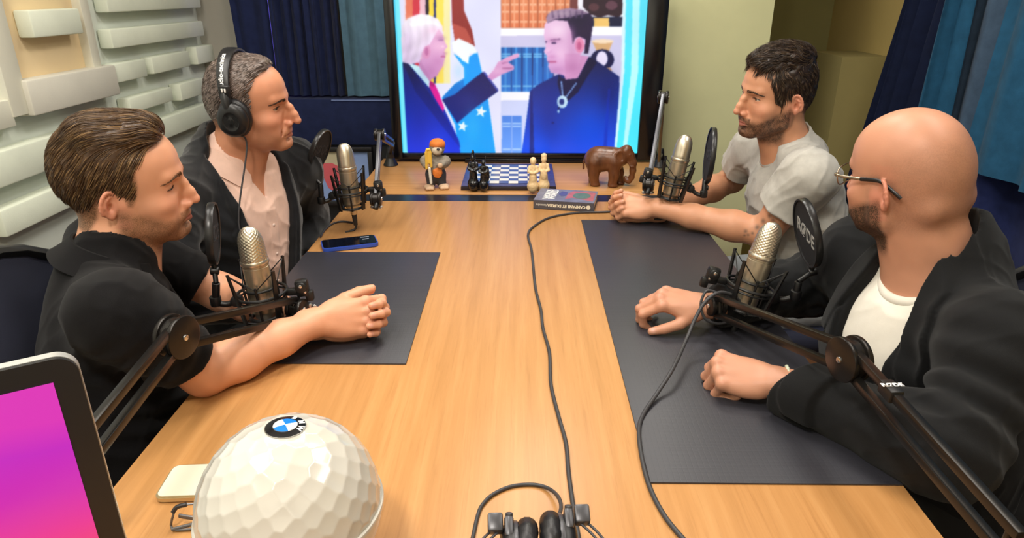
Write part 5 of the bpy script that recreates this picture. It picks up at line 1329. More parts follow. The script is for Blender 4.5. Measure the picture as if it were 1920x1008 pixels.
def build_eyes(H, parent, look, iris='#5A4632'):
    for s in (-1, 1):
        n, m = 24, 18; c = H.w((s * .0318, .0685, .0115)); r = .0136 * H.s
        L = nrm(H.d(look)); vs = []; fs = []; cols = []
        x, y, d = frame_from(Vector(L))
        for i in range(m + 1):
            t = PI * i / m
            for k in range(n):
                a = 2 * PI * k / n; dv_ = d * math.cos(t) + (x * math.cos(a) + y * math.sin(a)) * math.sin(t); vs.append(tuple(Vector(c) + dv_ * r))
                ang_ = math.degrees(t); cols.append((.005, .005, .005) if ang_ < 12 else lin(iris) if ang_ < 27 else lin('#D8CFC6'))  # eye whites toned down, shade put into their colour
        for i in range(m):
            for k in range(n): fs.append((i * n + k, i * n + (k + 1) % n, (i + 1) * n + (k + 1) % n, (i + 1) * n + k))
        me = np_mesh('eye', np.array(vs), np.array(fs), np.array(cols)); me.materials.append(EYEM); o = bpy.data.objects.new('eye', me); C.objects.link(o); put(o, parent)

def strands(H, vol, roots, flow, lens, height, rad, cols, seg=6):
    """Locks that follow a flow over the hair volume; roots in head space."""
    cE = np.array([0, -.008, .040]); rE = np.array([.0765, .093, .088])
    P = np.array(roots, float); N = len(P); path = []
    def onto(P, h):
        n_ = (P - cE) / (rE ** 2); n_ /= np.linalg.norm(n_, axis=1)[:, None]
        for _ in range(4): P = P - n_ * np.clip(vol(P), -.03, .03)[:, None]
        return P + n_ * h[:, None], n_
    for j in range(seg + 1):
        t = j / seg; h = height(P, t); Pj, n_ = onto(P, h * 0); path.append(Pj + n_ * h[:, None])
        d = flow(Pj, t); d = d - n_ * (d * n_).sum(1)[:, None]; d /= np.linalg.norm(d, axis=1)[:, None] + 1e-9
        P = Pj + d * (lens / seg)[:, None]
    path = np.stack(path, 1)                                  # N, seg+1, 3
    nxt = np.gradient(path, axis=1); nxt /= np.linalg.norm(nxt, axis=2, keepdims=True) + 1e-9
    nn = (path - cE) / (rE ** 2); nn /= np.linalg.norm(nn, axis=2, keepdims=True)
    sd = np.cross(nxt, nn); sd /= np.linalg.norm(sd, axis=2, keepdims=True) + 1e-9
    up = np.cross(sd, nxt)
    tt = np.linspace(0, 1, seg + 1); pr = np.where(tt < .6, 1, 1 - (tt - .6) / .4 * .85)
    R = rad[:, None, None] * pr[None, :, None]; K = 4; rings = []
    for k in range(K):
        a = 2 * PI * k / K; rings.append(path + sd * (math.cos(a) * R * 1.25) + up * (math.sin(a) * R * .8))
    Vv = np.stack(rings, 2).reshape(-1, 3)                    # N*(seg+1)*K
    base = (np.arange(N) * (seg + 1) * K)[:, None, None] + (np.arange(seg) * K)[None, :, None]
    k0 = np.arange(K); k1 = (k0 + 1) % K
    Q = np.stack([base + k0, base + k1, base + K + k1, base + K + k0], -1).reshape(-1, 4)
    caps = [np.stack([np.arange(N) * (seg + 1) * K + q for q in (3, 2, 1, 0)], -1), np.stack([np.arange(N) * (seg + 1) * K + seg * K + q for q in (0, 1, 2, 3)], -1)]
    Q = np.concatenate([Q] + caps)
    W_ = H.o + (Vv * H.s) @ H.R.T
    cc = np.repeat(cols, (seg + 1) * K, axis=0)
    return W_, Q, cc
def hair_obj(name, H, parent, vol, hm, thick, vox, capcol, packs, lump=.004, lf=110):
    S = Solid()
    def f(P): return np.maximum(vol(P) + thick * (1 - sstep(-.002, .024, hm(P))) - (vnoise(P, lf) - .5) * lump, -hm(P) * .7)
    S.fn(f, (-.13, -.15, -.12), (.13, .15, .20), 'u', 0, H)
    Vv, Q = S.mesh(vox); Vv = relax(Vv, Q, 1, .5)
    cc = np.tile(np.array(capcol, np.float32), (len(Vv), 1)) * (0.75 + .5 * vnoise(Vv, 150))[:, None]
    Vs, Qs, Cs = [Vv], [Q], [cc]; n = len(Vv)
    for a, b, c in packs: Vs.append(a); Qs.append(b + n); Cs.append(c); n += len(a)
    me = np_mesh(name, np.concatenate(Vs), np.concatenate(Qs), np.concatenate(Cs)); me.materials.append(HAIRM)
    o = bpy.data.objects.new(name, me); C.objects.link(o); put(o, parent); return o
def volume(f, hp):               # hair volume as a distance in head space, never under the skin
    S = Solid(); f(S); h = Solid(); head(h, WORLD, hp); core = h.ops[:8]
    return lambda P: np.minimum(S.ev(P), h.ev(P, core) - .0022)
def scatter(n, ok, seed):
    r = np.random.RandomState(seed); out = np.zeros((0, 3)); cE = np.array([0, -.008, .040]); rE = np.array([.0765, .093, .088])
    while len(out) < n:
        v = r.randn(n * 3, 3); v /= np.linalg.norm(v, axis=1)[:, None]; p = cE + v * rE; out = np.concatenate([out, p[ok(p)]])
    return out[:n], r
def front_y(hp, x, z):           # where the face surface lies in front of (x, z)
    S = Solid(); head(S, WORLD, hp); x = np.asarray(x, float); z = np.asarray(z, float); y = np.full(len(x), .135)
    for _ in range(40): y = y - np.clip(S.ev(np.stack([x, y, z], 1)), -.004, .01) * .7
    return y
def brows(H, hp, parent, col, thick=1.0, drop=0.0, seed=3):
    r = np.random.RandomState(seed); n = 170; u = r.rand(n); v = r.uniform(-1, 1, n); s = np.where(np.arange(n) % 2, 1, -1)
    x = s * (.010 + .038 * u); z = .0265 + drop * (1 - u) + .0055 * np.sin(u * 2.5) - .0045 * u * u + v * .0026 * thick * (1 - .55 * u)
    d = np.stack([s * (.35 + u), 0 * u, .8 - 1.15 * u], 1); d /= np.linalg.norm(d, axis=1)[:, None]; d *= .0075
    y0 = front_y(hp, x, z); y1 = front_y(hp, x + d[:, 0], z + d[:, 2]); mm = {1: MB(), -1: MB()}
    for i in range(n):
        a = V3((x[i], y0[i] - .0002, z[i])); b = V3((x[i] + d[i, 0], y1[i] + .0008, z[i] + d[i, 2])); c_ = (a + b) / 2 + (0, .0012, 0)
        mm[int(s[i])].tube([Vector(H.w(a)), Vector(H.w(c_)), Vector(H.w(b))], [.0005, .00045, .0002], 4)
    for m in mm.values(): o = m.build('eyebrow', pm('brow_' + col[1:], col, .6), parent, smooth=60)
    for sd in (-1, 1):
        lm = MB()
        t = np.linspace(-1, 1, 9); x = sd * .0330 + t * .0135; o_ = hp.get('lid', .004); z = .0108 - hp.get('look', 0) + o_ * np.sqrt(np.maximum(1 - t * t * .9, 0)) + .0002
        y = front_y(hp, x, z + .0012) + .0006
        lm.tube([Vector(H.w((x[i], y[i], z[i]))) for i in range(9)], [.0004, .0007, .0009, .001, .001, .001, .0009, .0007, .0004], 6)
        lm.build('eyelashes', pm('lash_dark', '#1E1512', .6), parent, smooth=60)
    return o

class Pose: pass
def torso_frame(M, faz, lean, side=0.0):
    f = np.array([math.cos(math.radians(faz)), math.sin(math.radians(faz)), 0]); up = np.array([0, 0, 1.0])
    z = up * math.cos(math.radians(lean)) + f * math.sin(math.radians(lean)); y = f * math.cos(math.radians(lean)) - up * math.sin(math.radians(lean))
    return Fr(M, np.stack([np.cross(y, z), y, z], 1))
def torso(S, TF, g=0.0, b=1.0, sh=None, k=.05):      # g: how much thicker than the body; b: build
    S.fr = TF
    S.el((0, .012, -.170), (.160 * b + g, .112 * b + g, .190 + g), k=0)
    S.el((0, .010, -.330), (.150 * b + g, .118 * b + g, .170 + g), k=.06)
    S.el((0, .000, -.470), (.170 * b + g, .125 * b + g, .110 + g), k=.06)
    S.el((0, -.035, -.06), (.11 * b + g, .065 + g, .10 + g), k=.05)
    S.fr = WORLD
    if sh is not None:
        for q in sh:
            lx = TF.loc(V3(q)[None])[0][0]; S.rc(TF.w((math.copysign(.055, lx), -.025, -.13)), V3(q) + V3((0, 0, -.018)), .066 * b + g, .042 + g, k=.04)
            S.rc(TF.w((0, -.020, -.010)), q + (TF.w((0, -.02, -.01)) - q) * .12 + V3((0, 0, -.006)), .055 + g, .046 + g, k=.04)
def arm(S, sh, el_, wr, g=0.0, b=1.0, upto=None):
    sh, el_, wr = V3(sh), V3(el_), V3(wr)
    S.el(sh + V3((0, 0, -.012)), (.052 * b + g,) * 3, k=.05)
    S.chain([sh + V3((0, 0, -.014)), sh * .5 + el_ * .5, el_], [.050 * b + g, .046 * b + g, .039 * b + g], k=.02)
    d = wr - el_
    S.chain([el_, el_ + d * .28, el_ + d * .65, wr], [.0385 * b + g, .041 * b + g, .0325 * b + g, .0255 * b + g], k=.02)
def legs(pel, faz, mat, parent, name='trousers', shoe=True):
    f = np.array([math.cos(math.radians(faz)), math.sin(math.radians(faz)), 0]); l = np.array([-f[1], f[0], 0]); S = Solid(); pel = V3(pel)
    S.el(pel, (.17, .17, .12), k=0)
    feet = []
    for s in (-1, 1):
        hip = pel + l * s * .09 + f * .02; kn = hip + f * .40 + l * s * .05 + np.array([0, 0, .02]); kn[2] = .52; an = kn + f * .02; an[2] = .10
        S.chain([hip, kn, an], [.085, .066, .052], k=.03); feet.append(an)
    S.cut((0, 0, -1), (0, 0, .075)); S.disp(lambda P: (vnoise(P, 24) - .5) * .008)
    o = solid_obj(name, S, .009, mat, parent)
    for an in feet:
        q = Solid(); q.rc(an + [0, 0, -.045], an + f * .15 + [0, 0, -.062], .042, .036, k=0); q.cut((0, 0, -1), (0, 0, .002)); solid_obj('shoe', q, .007, pm('shoe_black', '#141414', .35), parent)
    return o
def sdpoly(x, y, poly):          # signed distance to a polygon
    poly = np.array(poly, float); d = np.full(x.shape, 1e9); n = len(poly); inside = np.zeros(x.shape, bool)
    for i in range(n):
        a = poly[i]; b = poly[(i + 1) % n]; e = b - a; wx = x - a[0]; wy = y - a[1]
        t = np.clip((wx * e[0] + wy * e[1]) / (e @ e), 0, 1); d = np.minimum(d, (wx - e[0] * t) ** 2 + (wy - e[1] * t) ** 2)
        c = ((a[1] > y) != (b[1] > y)) & (x < e[0] * (y - a[1]) / (e[1] if abs(e[1]) > 1e-12 else 1e-12) + a[0]); inside ^= c
    d = np.sqrt(d); return np.where(inside, -d, d)
def body(name_label, H, hp, TF, sh, elb, wri, hands, base, extra=None, b=1.0, clipz=None, vox=.0022, neck=.056, ab=None):
    S = Solid(.02, 1.4); spots = []
    torso(S, TF, -.006, b, sh); 
    for a in range(2): arm(S, sh[a], elb[a], wri[a], 0, ab or b)
    nb = TF.w((0, -.015, .0)); S.rc(nb, H.w((0, -.018, -.045)), neck + .006, neck, k=.035); S.rc(TF.w((0, .03, -.04)), H.w((0, .015, -.075)), .035, .035, k=.03)
    S2 = Solid(); head(S2, H, hp)
    # the head is blended on to the neck as one solid
    ops = S2.ops; first = True
    for o in ops:
        if first: S.ops.append((o[0], o[1], o[2], o[3], .03, o[5])); first = False
        else: S.ops.append(o)
    for hf, ts, kw in hands: hand(S, hf, ts, spots=spots, **kw)
    if extra: extra(S, spots)
    lo = (-9, -9, TF.w((0, 0, -.30))[2] if clipz is None else clipz)
    S.cut((0, 0, -1), (0, 0, lo[2] + .004))
    o = solid_obj('person', S, vox, SKIN, None, skin_colors(H, hp, spots, base))
    tag(o, name_label, 'person'); return o
def headframe(o, yaw, pitch, roll, sc=1.0):
    R = np.array(Matrix.Rotation(math.radians(yaw - 90), 3, 'Z') @ Matrix.Rotation(math.radians(pitch), 3, 'X') @ Matrix.Rotation(math.radians(roll), 3, 'Y')); return Fr(o, R, sc)
def clasp(O, A, N, U_off=.0048):  # two hands with interlaced fingers
    A = nrm(A); N = V3(N); N = nrm(N - A * (N @ A)); U = np.cross(N, A); O = V3(O)
    rw = O - A * .078 + N * .023 + U * U_off; lw = O - A * .078 - N * .023 - U * U_off
    return Fr(rw, np.stack([np.cross(A, N), A, N], 1)), Fr(lw, np.stack([np.cross(A, -N), A, -N], 1))
def fabric(name, col, bump=.3, scale=900, var=.12, rough=.9, sheen=.2, vs=40): return pm(name, col, rough, spec=.2, var=var, vscale=vs, bump=bump, bscale=scale, sheen=sheen)
def folds(amp, f1=7, f2=20):
    R = rotm('X', 35) @ rotm('Y', 30)
    def f(P):
        w = (vnoise(P, 6) - .5)[:, None] * .05; Q = (P + w) @ R * [1, 1, .38]
        rg = 1 - np.abs(2 * vnoise(Q, 15) - 1); rg2 = 1 - np.abs(2 * vnoise(Q + 3.1, 28) - 1)
        return ((vnoise(P * [1, 1, .6], f1) - .5) * .8 + (vnoise(P, f2) - .5) * .3 - (rg ** 4 - .3) * .50 - (rg2 ** 4 - .3) * .22) * amp
    return f
def ridges(c, r, d, lam, amp):    # creases across direction d near c
    c = V3(c); d = nrm(d)
    return lambda P: amp * np.exp(-((P - c) ** 2).sum(1) / (r * r)) * np.sin((P - c) @ d * 2 * PI / lam + 5 * vnoise(P, 9))
POSES = {}
QUICK = None

# ================================================================== the brown haired man in the black polo shirt
def rolled_noise(P, f): return vnoise(P, f) - .5
H1 = headframe((-.700, 1.172, 1.089), 16.5, -3.6, 10.0, .955)
TF1 = torso_frame((-.728, 1.130, .930), 26, 12)
sh1 = [V3((-.636, .960, .955)), V3((-.850, 1.295, .945))]       # right, left
el1 = [V3((-.556, 1.042, .786)), V3((-.655, 1.365, .795))]
R1, L1 = clasp((-.318, 1.236, .800), (.95, .30, .02), (.34, -.82, .36))
wr1 = [R1.w((0, -.01, 0)), L1.w((0, -.01, 0))]
th_r = [(.45, .85, -.30), (.20, .9, -.42), (.05, .9, -.45)]; th_l = [(.62, .75, .02), (.30, .95, .05), (.12, .98, -.05)]
HP1 = [(.11, .100), (.078, .094), (.048, .084), (.036, .060), (.036, .028), (.029, .002), (.022, -.010), (.014, -.008), (.008, .024), (-.028, .030), (-.034, -.008), (-.040, -.036), (-.058, -.062), (-.13, -.066), (-.15, .18), (.13, .18)]
hp1 = dict(scalp=lambda x, y, z: .8 * sstep(-.003, .006, -sdpoly(y, z, HP1)), beard=.75, beard_col='#5B4129', lid=.0016, look=.002, nose=1.05, jaw=1.02, lip='#A85C58', ear=.073)
CURL = [(40, 70, 32), (46, 72, 34), (48, 74, 36), (46, 72, 36)]
CURL_L = [(42, 66, 28), (46, 68, 30), (46, 68, 30), (40, 60, 28)]
p1 = body('man in a black polo shirt with brown swept back hair and clasped hands', H1, hp1, TF1, sh1, el1, wr1,
          [(R1, -1, dict(curl=CURL, thumb=th_r)), (L1, 1, dict(curl=CURL_L, thumb=th_l))], '#E0A685', b=1.0)
build_eyes(H1, p1, (.0, .9, -.45)); brows(H1, hp1, p1, '#6B4B30', 1.3)
# hair swept back from a high quiff
hm1 = lambda P: -sdpoly(P[:, 1], P[:, 2], HP1)
vol1 = volume(lambda S: (S.el((0, -.015, .044), (.0800, .0955, .0930), k=0), S.el((0, .044, .106), (.046, .034, .028), k=.03), S.el((.020, -.01, .116), (.044, .06, .024), k=.03), S.el((0, -.078, .030), (.058, .032, .062), k=.03)), hp1)
rt, rs = scatter(8500, lambda p: hm1(p) > .001, 11)
def flow1(P, t):
    x, y, z = P.T; top = sstep(.075, .112, z)
    d = np.stack([np.sign(x) * .15 * (1 - top) + .30 * top, -(1.0 - .30 * (1 - top)), -1.0 * (1 - top) - .15], 1); return d + (vnoise(P, 45) - .5)[:, None] * np.array([.9, .3, .5])
fr_b = sstep(.03, .07, rt[:, 1]) * sstep(.080, .10, rt[:, 2]); top1 = sstep(.07, .12, rt[:, 2]); rs_h = rs.rand(len(rt))
def hgt1(P, t): return -.003 * (1 - t) + .0042 * t * rs_h + fr_b * .006 * math.sin(PI * t) * rs_h
ln1 = .026 + .022 * rs.rand(len(rt)) + .018 * top1
col1 = np.array([lin(c) for c in ('#3E2C1E', '#553D28', '#71573A', '#93744E')])[rs.choice(4, len(rt), p=[.28, .36, .24, .12])] * (.8 + .4 * rs.rand(len(rt)))[:, None]
hair_obj('hair', H1, p1, vol1, hm1, .010, .0028, lin('#4A3524'), [strands(H1, vol1, rt, flow1, ln1, hgt1, .00038 + .0004 * rs.rand(len(rt)), col1)])
# polo shirt
POLO = fabric('polo_black', '#0D0C0E', .35, 1300, .15, .9, .06)
s1 = Solid(.03, 1.7); torso(s1, TF1, .006, 1.0, sh1, .06)
s1.fr = WORLD
ua = [sh1[i] + (el1[i] - sh1[i]) for i in (0, 1)]
for i in (0, 1):
    d = el1[i] - sh1[i]; s1.el(sh1[i] + (0, 0, -.016), (.052,) * 3, k=.05); s1.rc(sh1[i] + (0, 0, -.014), sh1[i] + d * .4, .054, .056, k=.04); capcone(s1, sh1[i] + d * .25, sh1[i] + d * .80, .058, .057, k=.03)
s1.rc(TF1.w((0, -.012, .005)), TF1.w((0, -.006, .045)), .072, .066, k=.03)
s1.disp(folds(.010)); s1.disp(ridges(sh1[0] * .5 + el1[0] * .5, .09, el1[0] - sh1[0] + V3((.05, .1, 0)), .034, .0035)); s1.disp(ridges(TF1.w((.12, .06, -.2)), .12, (.2, .3, 1), .05, .004))
nk = H1.w((0, -.018, -.06)); nb1 = TF1.w((0, -.012, .0))
capcone(s1, nb1, nk, .0665, .0615, k=0, op='s'); s1.bx((0, .135, -.03), (.012, .05, .06), .004, k=.006, op='s', fr=TF1)
s1.cut((0, 0, -1), (0, 0, .50))
po = solid_obj('polo_shirt', s1, .0036, POLO, p1)
def collar(name, mat, a, b, r0, r1, par, front, gap=14, flap=.034, point=.016, out=.020, th=.0026):
    a, b = V3(a), V3(b); u = nrm(b - a); L = np.linalg.norm(b - a); o = nrm(V3(front) - u * (V3(front) @ u)); sd = np.cross(u, o); nphi = 72; prof = []
    vs = []; fs = []; K = 12
    for i in range(nphi + 1):
        ph = math.radians(gap + (360 - 2 * gap) * i / nphi); e_ = min(ph, 2 * PI - ph) - math.radians(gap); fl = flap + point * math.exp(-(e_ / .55) ** 2)
        drop = .010 * math.exp(-(e_ / .9) ** 2); pts = []
        for k in range(5): t = k / 4; pts.append((r0 + (r1 - r0) * t, t * (L - drop)))
        top = L - drop
        pts += [(r1 + .0015, top + .0022), (r1 + .0045, top + .0022)]
        for k in range(1, 6): t = k / 5; pts.append((r1 + .0065 + out * t ** 1.3, top - fl * t))
        nr = []
        for k in range(len(pts)):
            p0 = pts[max(k - 1, 0)]; p1 = pts[min(k + 1, len(pts) - 1)]; dx, dz = p1[0] - p0[0], p1[1] - p0[1]; l_ = math.hypot(dx, dz); nr.append((-dz / l_, dx / l_))
        ring = [(p[0] + n_[0] * th / 2, p[1] + n_[1] * th / 2) for p, n_ in zip(pts, nr)] + [(p[0] - n_[0] * th / 2, p[1] - n_[1] * th / 2) for p, n_ in reversed(list(zip(pts, nr)))]
        wob = 1 + .012 * math.sin(3 * ph + 1) + .008 * math.sin(7 * ph)
        for r_, z_ in ring: vs.append(tuple(a + u * z_ + (o * math.cos(ph) + sd * math.sin(ph)) * r_ * wob))
    m_ = len(ring)
    for i in range(nphi):
        for k in range(m_): k2 = (k + 1) % m_; fs.append((i * m_ + k, i * m_ + k2, (i + 1) * m_ + k2, (i + 1) * m_ + k))
    fs += [tuple(range(m_)), tuple(nphi * m_ + k for k in range(m_))]
    return MB().add(vs, fs).build(name, mat, par, smooth=50)
collar('collar', POLO, TF1.w((0, -.016, .002)), TF1.w((0, -.006, .058)), .072, .064, po, TF1.d((0, 1, 0)), 16, .036, .016, .026)
legs((TF1.w((0, 0, -.42))[0] - .06, TF1.w((0, 0, -.42))[1], .54), 20, pm('trousers_black', '#0C0C0E', .85), p1)
office_chair('navy mesh office chair behind the man in the black polo shirt', -.590, 1.04, math.radians(10 - 90), 1.0, .58)

# ================================================================== the man with headphones
H2 = headframe((-.673, 1.712, 1.144), 0.2, -3.4, 9.0, .98)
TF2 = torso_frame((-.742, 1.732, .988), -22, 8)
sh2 = [V3((-.838, 1.545, .972)), V3((-.650, 1.912, .962))]
el2 = [V3((-.800, 1.435, .745)), V3((-.665, 2.020, .760))]
W2r = bframe((-.655, 1.560, .675), (.55, .80, .0), (.3, -.2, .9)); W2l = bframe((-.640, 1.825, .670), (.35, -.9, 0), (.3, .2, .9))
hp2 = dict(beard=.16, beard_col='#5A4638', lid=.0030, nose=1.45, jaw=1.0, lip='#A0605A', lt=.72, cheek=.98, ear=.071)
HP2 = [(.11, .108), (.070, .104), (.046, .090), (.034, .060), (.034, .022), (.026, .002), (.012, .020), (-.03, .030), (-.04, -.02), (-.07, -.05), (-.13, -.052), (-.15, .18), (.13, .18)]
hp2['scalp'] = lambda x, y, z: .6 * sstep(-.010, .010, -sdpoly(y, z, HP2))
def lines2(S, spots):
    S.fr = H2
    for s in (-1, 1): S.chain([(s * .0215, .0935, -.036), (s * .031, .0835, -.054), (s * .035, .0745, -.072)], [.0012, .0018, .0010], k=.007, op='s')
    S.fr = WORLD
p2 = body('man wearing black headphones and a black jacket over a pale pink shirt', H2, hp2, TF2, sh2, el2, [W2r.w((0, -.01, 0)), W2l.w((0, -.01, 0))],
          [(W2r, -1, dict(curl=(30, 40, 25))), (W2l, 1, dict(curl=(30, 40, 25)))], '#CF9373', extra=lines2, ab=.9)
build_eyes(H2, p2, (.2, 1, -.05)); brows(H2, hp2, p2, '#2E221A', 1.2, -.003)
hm2 = lambda P: -sdpoly(P[:, 1], P[:, 2], HP2)
vol2 = volume(lambda S: (S.el((0, -.0095, .041), (.0780, .0945, .0905), k=0), S.el((0, .035, .10), (.045, .03, .022), k=.03)), hp2)
rt2, rs = scatter(7500, lambda p: hm2(p) > .001, 12)
h2n = rs.rand(len(rt2))
def flow2(P, t): x, y, z = P.T; return np.stack([np.sign(x) * .2, -1.0 - 0 * x, -.8 + 0 * x - 3 * np.clip(.08 - z, 0, .2)], 1) + (vnoise(P, 80) - .5)[:, None]
col2 = np.array([lin(c) for c in ('#3E342E', '#5E5049', '#857670', '#A59892')])[rs.choice(4, len(rt2), p=[.30, .36, .22, .12])] * (.8 + .4 * rs.rand(len(rt2)))[:, None]
hair_obj('hair', H2, p2, vol2, hm2, .006, .0026, lin('#655750'), [strands(H2, vol2, rt2, flow2, .010 + .007 * rs.rand(len(rt2)), lambda P, t: -.001 + .0028 * t * h2n, .00036 + .00025 * rs.rand(len(rt2)), col2, 3)], .002, 240)
# pink shirt
def surf_pt(S, TF, z):
    y = .26
    for _ in range(60): y -= max(min(float(S.ev(np.array([TF.w((0, y, z))]))[0]), .02), -.003) * .7
    return TF.w((0, y, z))
PINK = fabric('shirt_pink', '#E3BFAE', .2, 900, .06, .8)
s2 = Solid(.03, 1.7); torso(s2, TF2, .004, .98, sh2, .05); s2.rc(TF2.w((0, -.01, .0)), TF2.w((0, 0, .045)), .068, .062, k=.03); s2.disp(folds(.010, 9, 26)); TS2 = Solid(); TS2.ops = list(s2.ops)
capcone(s2, TF2.w((0, -.01, -.01)), H2.w((0, -.018, -.07)), .062, .060, k=0, op='s')
s2.fn(lambda P: np.maximum(np.abs(P[:, 0]) - .45 * (P[:, 2] + .060), np.maximum(-P[:, 1] + .02, -.060 - P[:, 2])), (-.06, .02, -.08), (.06, .2, .1), 's', .004, TF2)
s2.fn(lambda P: np.maximum(np.abs(TS2.evl(TF2.w((0, 0, 0)) + P @ TF2.R.T) - .0005) - .0022, np.maximum(np.maximum(np.abs(P[:, 0]) - .014, P[:, 2] + .085), -P[:, 1])), (-.02, 0, -.5), (.02, .25, -.08), 'u', .002, TF2); s2.cut((0, 0, -1), (0, 0, .60))
sh_o = solid_obj('shirt', s2, .003, PINK, p2)
collar('collar', PINK, TF2.w((0, -.010, .004)), TF2.w((0, .002, .058)), .067, .062, sh_o, TF2.d((0, 1, 0)), 14, .036, .028, .036)
for z in (-.13, -.21, -.29): bt = Solid(); q = surf_pt(TS2, TF2, z); bt.el(q, (.0055, .0055, .0055), k=0); solid_obj('button', bt, .0016, pm('button_pearl', '#D8C0B4', .3), sh_o)
# black jacket
def calm(fd, TF):                # smooth front edges, creased sleeves and sides
    def f(P):
        q = TF.loc(P); ax = np.abs(q[:, 0]); return fd(P) * (1 - .88 * sstep(-.02, .03, q[:, 1]) * (1 - sstep(.10, .17, ax)))
    return f
JKT2 = fabric('jacket_suede', '#17181B', .2, 900, .5, 1.0, .25, 16)
J = Solid(.05, 2.6); torso(J, TF2, .016, 1.05, sh2, .07)
for i in (0, 1):
    w_ = (W2r, W2l)[i].w((0, -.012, 0)); d = w_ - el2[i]
    J.el(sh2[i] + (0, 0, -.012), (.062,) * 3, k=.05); J.rc(sh2[i] + (0, 0, -.012), el2[i], .062, .058, k=.04); capcone(J, el2[i] - d * .15, el2[i] + d * .86, .060, .045, k=.03)
J.rc(TF2.w((0, -.028, .0)), TF2.w((0, -.022, .040)), .086, .082, k=.03)
J.disp(calm(folds(.012), TF2)); J.disp(ridges(el2[0], .12, el2[0] - sh2[0], .04, .005)); J.disp(ridges(TF2.w((.12, .05, -.15)), .12, (.4, .2, 1), .05, .003))
def jacket(name, J, TF, Vp, lapels, neckcut, zc, mat, par, vox=.0029):
    lo = np.min([o[1] for o in J.ops if o[1] is not None], 0) - .02; hi = np.max([o[2] for o in J.ops if o[1] is not None], 0) + .02
    S = Solid(.03); S.fn(J.evl, lo, hi, 'u', 0)
    S.fn(lambda P: np.maximum(sdpoly(P[:, 0], P[:, 2], Vp), .0 - P[:, 1]), (-.12, -.01, -.62), (.12, .32, .17), 's', .008, TF)
    capcone(S, *neckcut, k=.008, op='s')
    for poly, h in lapels:
        pa = np.array(poly)
        def f(P, poly=poly, h=h):
            d = J.evl(TF.w((0, 0, 0)) + P @ TF.R.T); return smax(smax(np.abs(d - h * .3) - h * .7, sdpoly(P[:, 0], P[:, 2], poly), .004), .0 - P[:, 1])
        S.fn(f, (pa[:, 0].min() - .004, 0, pa[:, 1].min() - .004), (pa[:, 0].max() + .004, .30, pa[:, 1].max() + .004), 'u', .0015, TF)
    S.cut((0, 0, -1), (0, 0, zc)); return solid_obj(name, S, vox, mat, par, smooth=3)
Vp = [(-.012, -.60), (.035, -.60), (.060, -.30), (.078, -.16), (.092, -.06), (.098, .02), (.085, .14), (-.085, .14), (-.098, .02), (-.092, -.06), (-.074, -.16), (-.050, -.30)]
jo = jacket('jacket', J, TF2, Vp, [([(s * .046, -.36), (s * .066, -.30), (s * .128, -.125), (s * .112, -.10), (s * .120, -.055), (s * .113, .000), (s * .104, .008), (s * .096, -.06), (s * .084, -.16), (s * .066, -.28)], .008) for s in (-1, 1)],
    (TF2.w((0, -.012, -.03)), H2.w((0, -.018, -.035)), .0805, .0780), .56, JKT2, p2)
legs((TF2.w((0, 0, -.42))[0] - .03, TF2.w((0, 0, -.42))[1], .54), -8, MATS['trousers_black'], p2)
office_chair('mesh office chair behind the man wearing headphones', -.66, 1.80, math.radians(-8 - 90), .90, .44, arms=False)
# headphones on the head
def Hw(H, p): return Vector(H.w(p))
hd2 = thing('headphones', 'black over ear headphones with white letters, worn on the head', 'headphones', Hw(H2, (0, 0, .1)))
arc = [(.093 * math.sin(a), -.016 - .012 * math.cos(a), .038 + .101 * math.cos(a)) for a in np.linspace(-1.62, 1.62, 30)]
vs = []; fs = []
for i, q in enumerate(arc):
    a = -1.62 + 3.24 * i / 29; n_ = np.array([math.sin(a), 0, math.cos(a)]); wd = .0165 * (.75 + .25 * math.cos(a))
    for k in range(12):
        t = 2 * PI * k / 12; cx_, sx_ = math.cos(t), math.sin(t); p_ = np.array(q) + np.array([0, 1, 0]) * wd * (abs(cx_) ** .6) * (1 if cx_ > 0 else -1) + n_ * .0048 * (abs(sx_) ** .6) * (1 if sx_ > 0 else -1); vs.append(Hw(H2, p_))
for i in range(29):
    for k in range(12): k2 = (k + 1) % 12; fs.append((i * 12 + k, i * 12 + k2, (i + 1) * 12 + k2, (i + 1) * 12 + k))
fs += [tuple(range(12)), tuple(29 * 12 + k for k in range(12))]
hbd = MB().add(vs, fs).build('headband', HB, hd2, smooth=50)
